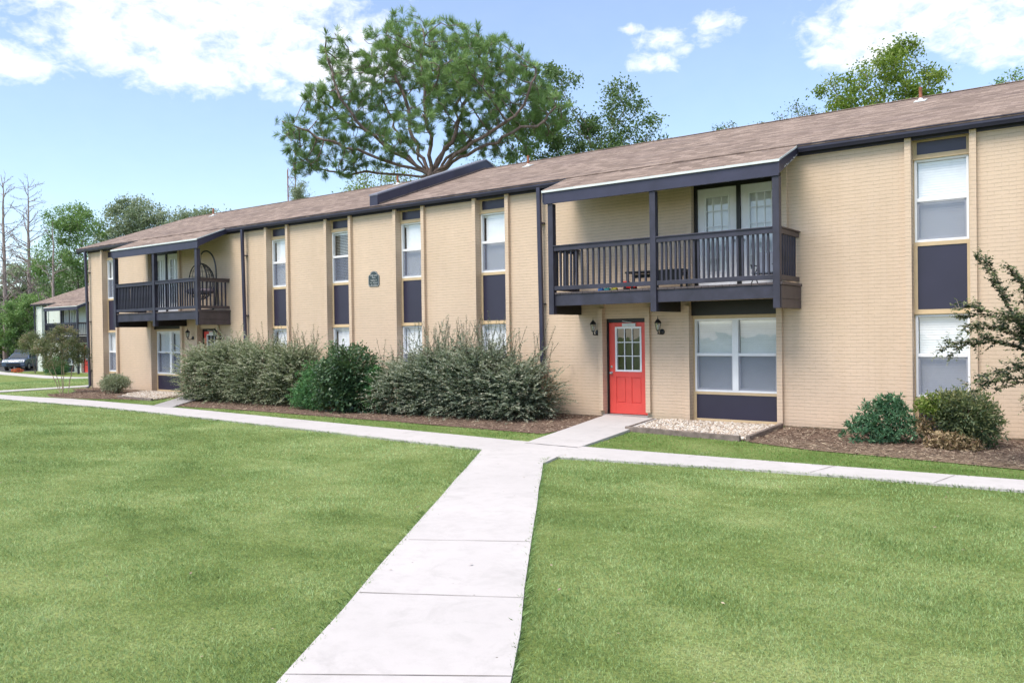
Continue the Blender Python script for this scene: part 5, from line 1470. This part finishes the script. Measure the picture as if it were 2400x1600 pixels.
leafy_shrub('evergreen_bush', 'green bush at the left foot of the mint building', -62.3, 12.3, [(0, 0, .6, .8, .7, .65, 3), (.6, 0, .45, .6, .6, .45, 1)], 4200, .12, .4, 'leaf_green', 310, up=1.).location.z = gz(-62.3, 0)
leafy_shrub('flower_clump', 'low clump of orange red flowers beside the parked cars', -70.0, 13.0, [(0, 0, .14, .35, .3, .14, 1), (-.7, 0, .10, .25, .2, .10, .5)], 420, .09, .6, 'leaf_orange', 311).location.z = gz(-66, 0)

# ------------------------------------------------------------------ cars
def car(x, y, rz, paint, label, suv=False):
    z0 = gz(x, y)+.03
    r = empty('parked_car', (x, y, z0), label, 'car', 'cars parked at the far left', rz)
    pm = simple('car_paint', paint, .25, .03); pm.node_tree.nodes['Principled BSDF'].inputs['Coat Weight'].default_value = .6
    H = 1.72 if suv else 1.46
    low = [(-2.25, .35), (-2.28, .72), (-2.1, .92), (-1.15, 1.02), (1.55 if not suv else 2.05, 1.04), (2.22, .98), (2.28, .6), (2.22, .34), (1.75, .30), (1.72, .45), (1.5, .62), (1.2, .62), (1.0, .45), (.97, .28), (-.97, .28), (-1.0, .45), (-1.2, .62), (-1.5, .62), (-1.72, .45), (-1.75, .32)]
    b = MB(); n = len(low)
    for w, k in ((-.88, .0), (-.80, 1), (.80, 1), (.88, 0)): pass
    b.prism([(px, -.87, pz) for px, pz in low], (0, 1.74, 0))
    body = b.build('body', pm, r, bevel=.06)
    cab = [(-1.15, 1.0), (-.45, H-.05), (.0, H), (1.0 if not suv else 1.7, H-.02), (1.75 if not suv else 2.1, 1.02)]
    c = MB(); m = len(cab)
    A = [(px, -.80, pz) if i in (0, m-1) else (px, -.62, pz) for i, (px, pz) in enumerate(cab)]
    Bq = [(p[0], -p[1], p[2]) for p in A]
    c.v += A+Bq
    for i in range(m-1): c.f.append((i, i+1, m+i+1, m+i))
    c.f.append(tuple(range(m))[::-1]); c.f.append(tuple(m+i for i in range(m)))
    c.build('cabin', pm, r, bevel=.03)
    gm = M['glassdark']
    for s in (-1, 1):
        def sp(px, pz): t = (pz-1.0)/(H-1.0); return (px, s*(.80-.18*t+.006), pz)
        mb = MB(); mb.poly([sp(-.95, 1.06), sp(-.42, H-.12), sp(.22, H-.10), sp(.22, 1.06)]); mb.build('side_window', gm, r)
        xr = 1.0 if not suv else 1.65
        mb = MB(); mb.poly([sp(.30, 1.06), sp(.30, H-.10), sp(xr-.02, H-.12), sp(xr+.42, 1.06)]); mb.build('side_window', gm, r)
    MB().poly([(-1.16, -.70, 1.04), (-.50, -.56, H-.07), (-.50, .56, H-.07), (-1.16, .70, 1.04)]).build('windscreen', gm, r)
    for s in (-1, 1):
        MB().box(-2.29, -2.16, s*.55-.16, s*.55+.16, .70, .84).build('headlight', M['flash'], r)
        MB().box(2.18, 2.29, s*.66-.12, s*.66+.12, .72, .92).build('tail_light', M['red'], r)
        for wx in (-1.36, 1.36):
            w = MB().lathe([(0, -.1), (.30, -.11), (.335, -.09), (.335, .09), (.30, .11), (0, .1)], (wx, s*.78, .335), 20, 'y').build('wheel', M['black'], r, smooth=True)
            MB().lathe([(0, -.115), (.19, -.118), (.21, -.10), (.21, .10), (.19, .118), (0, .115)], (wx, s*.78, .335), 12, 'y').build('rim', M['metal'], w)
    MB().box(-2.31, -2.24, -.5, .5, .42, .60).build('grille', M['black'], r)
M['glassdark'] = simple('dark_car_glass', (.03, .04, .05), .08, .1)
sheet('parking_lot', [(-115, 16.4), (-90, 16.1), (-76, 13.9), (-71.2, 12.75), (-71.2, 30), (-115, 40)], M['asphalt'], .01, 'structure', 6, 0)
car(-79.3, 17.4, math.radians(150), (.02, .022, .03), 'black parked car, left one of the pair at the far left', True)
car(-74.7, 15.4, math.radians(138), (.05, .085, .16), 'steel blue parked car beside the black one')

# ------------------------------------------------------------------ grass blades
def grass():
    rng = np.random.default_rng(4)
    polys = [WALK_UP+WALK_LO[::-1], CP_L+CP_R[::-1], [(-8.6, -5.5), (-7.05, -5.5), (-7.13, -5.9), (-8.49, -5.69)], DW_L+DW_R[::-1], DWL_L+DWL_R[::-1], SIDE_A+SIDE_B[::-1], FAR_A+FAR_B[::-1],
             BED_MID, BED_R, BED_L, GRAV_R, GRAV_L, [(-32.7, 0), (-1, 0), (-1, 9.6), (-32.7, 9.6)]]
    cam = np.array([0, -16.27])
    f = np.array([-.596, .803]); rt = np.array([.803, .596])
    VV = []; FF = []; TT = []; base = 0
    #   depth range, density per m2, blade height, width
    bands = [(2.6, 6, 5200, .034, .0029), (6, 9, 3000, .034, .0040), (9, 13, 1500, .036, .0058), (13, 19, 700, .038, .0085), (19, 30, 240, .042, .013), (30, 46, 80, .046, .020)]
    for d0, d1, dens, h, w in bands:
        area = (d1**2-d0**2)*.72*1.0
        n = int(area*dens)
        z = np.sqrt(rng.uniform(d0**2, d1**2, n)); s = rng.uniform(-.72, .72, n)*z
        X = cam[0]+f[0]*z+rt[0]*s; Y = cam[1]+f[1]*z+rt[1]*s
        bad = np.zeros(n, bool)
        jx = X+rng.normal(0, .014, n); jy = Y+rng.normal(0, .014, n)
        for p in polys: bad |= inside(p, jx, jy)
        X = X[~bad]; Y = Y[~bad]; n = len(X)
        P = np.stack([X, Y, gza(X)-.004], -1)
        a = rng.uniform(0, 2*PI, n); lean = rng.uniform(.15, .9, n)
        clump = .75+.5*np.sin(X*2.1+1.3*np.sin(Y*1.7))*np.sin(Y*2.6+X)*.5
        H = h*rng.uniform(.55, 1.25, n)*clump
        ld = np.stack([np.cos(a)*lean, np.sin(a)*lean, np.ones(n)], -1)
        b = a+PI/2+rng.normal(0, .5, n); q = np.stack([np.cos(b), np.sin(b), np.zeros(n)], -1)*w/2
        mid = P+ld*(H*.55)[:, None]; tip = P+ld*np.stack([H*1.25, H*1.25, H*.92], -1)
        V = np.stack([P-q, P+q, mid+q*.8, tip, mid-q*.8], 1)
        VV.append(V.reshape(-1, 3)); FF.append(np.arange(n*5).reshape(-1, 5)+base); base += n*5; TT.append(rng.uniform(0, 1, n))
    for pl, sgn in ((CP_L, 1), (CP_R, -1), (WALK_LO, -1), (WALK_UP, 1)):
        a = np.array(pl, float); seg = np.linalg.norm(np.diff(a, axis=0), axis=1)
        m = (seg*230).astype(int); ii = np.repeat(np.arange(len(seg)), m); t = rng.uniform(0, 1, len(ii))[:, None]
        q0 = a[ii]+(a[ii+1]-a[ii])*t; dd = (a[ii+1]-a[ii]); dd /= np.linalg.norm(dd, axis=1)[:, None]; nn = np.stack([-dd[:, 1], dd[:, 0]], -1)
        side = sgn if pl in (CP_L, CP_R) else -sgn
        q0 = q0+nn*(side*rng.uniform(-.012, .03, len(ii))[:, None])
        ok = np.ones(len(ii), bool)
        for pp in (DW_L+DW_R[::-1], DWL_L+DWL_R[::-1], [(-8.6, -3), (-7.05, -3), (-7.0, -5.9), (-8.5, -5.8)], SIDE_A+SIDE_B[::-1]): ok &= ~inside(pp, q0[:, 0], q0[:, 1])
        ok &= ~((q0[:, 1] > -5.6) & (q0[:, 0] > -8.6) & (q0[:, 0] < -7.0))
        q0 = q0[ok]; nn = nn[ok]; n = len(q0); P = np.stack([q0[:, 0], q0[:, 1], gza(q0[:, 0])], -1)
        ov = -side*rng.uniform(-.2, 1.0, n); H = rng.uniform(.025, .065, n)
        ld = np.concatenate([nn*ov[:, None]+rng.normal(0, .35, (n, 2)), np.ones((n, 1))], 1)
        q = np.concatenate([rng.normal(0, 1, (n, 2)), np.zeros((n, 1))], 1); q /= np.linalg.norm(q, axis=1)[:, None]; q *= .0028
        mid = P+ld*(H*.55)[:, None]; tip = P+ld*np.stack([H*1.25, H*1.25, H*.85], -1)
        V = np.stack([P-q, P+q, mid+q*.8, tip, mid-q*.8], 1)
        VV.append(V.reshape(-1, 3)); FF.append(np.arange(n*5).reshape(-1, 5)+base); base += n*5; TT.append(rng.uniform(0, .8, n))
    o = np_mesh('grass', np.concatenate(VV), np.concatenate(FF), M['blade'], tint=np.concatenate(TT))
    tag(o, 'short mown grass of the lawns on both sides of the path', None, None, 'stuff')
grass()

def fallen():
    rng = np.random.default_rng(61); n = 260
    z = np.sqrt(rng.uniform(9, 22**2, n)); sd_ = rng.uniform(-.65, .65, n)*z
    X = -.596*z+.803*sd_; Y = -16.27+.803*z+.596*sd_; k = Y < -.6; X = X[k]; Y = Y[k]; n = len(X)
    P = np.stack([X, Y, gza(X)+rng.uniform(.036, .048, n)], -1); a = rng.uniform(0, 2*PI, n)
    D = np.stack([np.cos(a), np.sin(a), rng.uniform(-.15, .3, n)], -1); S = rng.uniform(.018, .05, n)
    q = np.stack([-np.sin(a), np.cos(a), rng.uniform(-.3, .3, n)], -1)
    V = np.stack([P, P+D*(S*.5)[:, None]-q*(S*.28)[:, None], P+D*S[:, None], P+D*(S*.5)[:, None]+q*(S*.28)[:, None]], 1)
    o = np_mesh('fallen_leaves', V.reshape(-1, 3), np.arange(n*4).reshape(-1, 4), M['litter'], tint=rng.uniform(.5, 1, n))
    tag(o, 'few dry leaves dropped on the lawns and walks', None, None, 'stuff')
fallen()

# ------------------------------------------------------------------ camera
R = np.array([[0.8029503395223178, -0.005196100408024135, -0.596023282096886], [0.5958815409310202, -0.01648583784876094, 0.8029031114201123], [-0.013997908367589457, -0.9998505976849612, -0.01014104878000675]])
mt = Matrix(((R[0][0], -R[0][1], -R[0][2], 0), (R[1][0], -R[1][1], -R[1][2], -16.2747), (R[2][0], -R[2][1], -R[2][2], 1.8408), (0, 0, 0, 1)))
cd = bpy.data.cameras.new('camera'); cam = bpy.data.objects.new('camera', cd); COL.objects.link(cam)
cam.matrix_world = mt
cd.sensor_width = 36; cd.lens = 29.25; cd.clip_start = .1; cd.clip_end = 3000
SC.camera = cam

# ------------------------------------------------------------------ light
SUN_EL, SUN_AZ = 56.0, 192.0      # azimuth clockwise from +Y (the wall faces -Y = 180)
sd = bpy.data.lights.new('sun', 'SUN'); sd.energy = 1.35; sd.angle = math.radians(30); sd.color = (1, .93, .84)
so = bpy.data.objects.new('sun', sd); COL.objects.link(so)
az = math.radians(SUN_AZ); el = math.radians(SUN_EL)
dv = Vector((math.sin(az)*math.cos(el), math.cos(az)*math.cos(el), math.sin(el)))
so.rotation_euler = dv.to_track_quat('Z', 'Y').to_euler()

w = bpy.data.worlds.new('World'); SC.world = w; w.use_nodes = True
nt = w.node_tree; nd = nt.nodes; lk = nt.links
bg = nd['Background']; out = nd['World Output']
sky = nd.new('ShaderNodeTexSky'); sky.sky_type = 'NISHITA'; sky.sun_disc = False
sky.sun_elevation = el; sky.sun_rotation = az; sky.air_density = 1.0; sky.dust_density = .6; sky.ozone_density = 1.0
def mth(op, a, b=None, c=None, clamp=False):
    n = nd.new('ShaderNodeMath'); n.operation = op; n.use_clamp = clamp
    for i, v in enumerate((a, b, c)):
        if v is None: continue
        if isinstance(v, (int, float)): n.inputs[i].default_value = v
        else: lk.new(v, n.inputs[i])
    return n.outputs[0]
tc = nd.new('ShaderNodeTexCoord').outputs['Generated']
sp = nd.new('ShaderNodeSeparateXYZ'); lk.new(tc, sp.inputs[0])
AZ = mth('MULTIPLY', mth('ARCTAN2', sp.outputs[0], sp.outputs[1]), 180/PI)
EL = mth('MULTIPLY', mth('ARCSINE', sp.outputs[2]), 180/PI)
nv = nd.new('ShaderNodeCombineXYZ'); lk.new(AZ, nv.inputs[0]); lk.new(mth('MULTIPLY', EL, 1.6), nv.inputs[1])
nz = nd.new('ShaderNodeTexNoise'); lk.new(nv.outputs[0], nz.inputs[0]); nz.inputs['Scale'].default_value = .42; nz.inputs['Detail'].default_value = 8; nz.inputs['Roughness'].default_value = .58; nz.inputs['Distortion'].default_value = .4
nz2 = nd.new('ShaderNodeTexNoise'); lk.new(nv.outputs[0], nz2.inputs[0]); nz2.inputs['Scale'].default_value = .06; nz2.inputs['Detail'].default_value = 4
clouds = [(-57.0, 20.4, 12.5, 5.0), (-62.5, 18.2, 5.0, 2.4), (-68.5, 16.0, 4.6, 1.3), (-49.5, 18.0, 8.0, 2.9), (-58, 16.6, 6, 1.7), (-70, 23.5, 4.0, .5),
          (-22.6, 19.4, 2.5, 1.35), (-28.2, 19.7, 1.2, .5), (-25.0, 18.2, 1.2, .8), (-26.2, 18.9, 2.4, 1.0), (-26.6, 17.6, 2.59, .85), (-9.0, 19.4, 8.5, 3.4), (-13.6, 17.3, 4.0, 1.6), (-5.0, 16.4, 4.5, 1.8), (-5, 23, 12, 3), (14, 20, 14, 6), (-100, 18, 14, 6)]
m = None
for ca, ce, sa, se in clouds:
    a = mth('POWER', mth('ABSOLUTE', mth('DIVIDE', mth('SUBTRACT', AZ, ca), sa)), 2.0)
    b = mth('POWER', mth('ABSOLUTE', mth('DIVIDE', mth('SUBTRACT', EL, ce), se)), 2.0)
    v = mth('SUBTRACT', .62 if sa < 2.6 else 1.0, mth('ADD', a, b))
    m = v if m is None else mth('MAXIMUM', m, v)
m = mth('MAXIMUM', m, -1.0)
nz3 = nd.new('ShaderNodeTexNoise'); lk.new(nv.outputs[0], nz3.inputs[0]); nz3.inputs['Scale'].default_value = 1.1; nz3.inputs['Detail'].default_value = 7; nz3.inputs['Roughness'].default_value = .6; nz3.inputs['Distortion'].default_value = .6
m = mth('ADD', m, mth('MULTIPLY', mth('SUBTRACT', nz3.outputs['Fac'], .5), 1.35))
dens = mth('ADD', m, mth('MULTIPLY', mth('SUBTRACT', nz.outputs['Fac'], .5), 2.6))
# unseen cloud cover high overhead, added to whiten the ambient light
hi = mth('MULTIPLY', mth('SUBTRACT', nz2.outputs['Fac'], .5), 4.0)
gate = mth('MULTIPLY', mth('SUBTRACT', EL, 27.0), .2, clamp=True)
dens = mth('MAXIMUM', dens, mth('MULTIPLY', mth('ADD', hi, .75), gate))
cr = nd.new('ShaderNodeMapRange'); cr.interpolation_type = 'SMOOTHSTEP'; lk.new(dens, cr.inputs[0]); cr.inputs[1].default_value = -.40; cr.inputs[2].default_value = 1.45
# thin veil towards the horizon
veil = nd.new('ShaderNodeMapRange'); veil.interpolation_type = 'SMOOTHSTEP'; lk.new(EL, veil.inputs[0]); veil.inputs[1].default_value = 17.0; veil.inputs[2].default_value = 1.0; veil.inputs[3].default_value = 0.0; veil.inputs[4].default_value = .14
cover = mth('MAXIMUM', cr.outputs[0], veil.outputs[0])
# cloud body: slightly greyer where thick at its base
cc = nd.new('ShaderNodeMix'); cc.data_type = 'RGBA'; lk.new(nz.outputs['Fac'], cc.inputs[0]); cc.inputs[6].default_value = (.74, .78, .88, 1); cc.inputs[7].default_value = (1.0, 1.0, 1.0, 1)
bg.inputs[1].default_value = .072
fil = nd.new('ShaderNodeMix'); fil.data_type = 'RGBA'; fil.blend_type = 'MULTIPLY'; fil.inputs[0].default_value = 1; lk.new(sky.outputs[0], fil.inputs[6]); fil.inputs[7].default_value = (.90, .955, 1.05, 1); lk.new(fil.outputs[2], bg.inputs[0])
bg2 = nd.new('ShaderNodeBackground'); lk.new(cc.outputs[2], bg2.inputs[0]); bg2.inputs[1].default_value = .46
mxs = nd.new('ShaderNodeMixShader'); lk.new(cover, mxs.inputs[0]); lk.new(bg.outputs[0], mxs.inputs[1]); lk.new(bg2.outputs[0], mxs.inputs[2]); lk.new(mxs.outputs[0], out.inputs[0])

vs = SC.view_settings; vs.view_transform = 'Standard'; vs.look = 'None'; vs.gamma = 1; vs.exposure = 1.72
SC.cycles.max_bounces = 6; SC.cycles.transparent_max_bounces = 12
SC.cycles.use_adaptive_sampling = True; SC.cycles.adaptive_threshold = .02
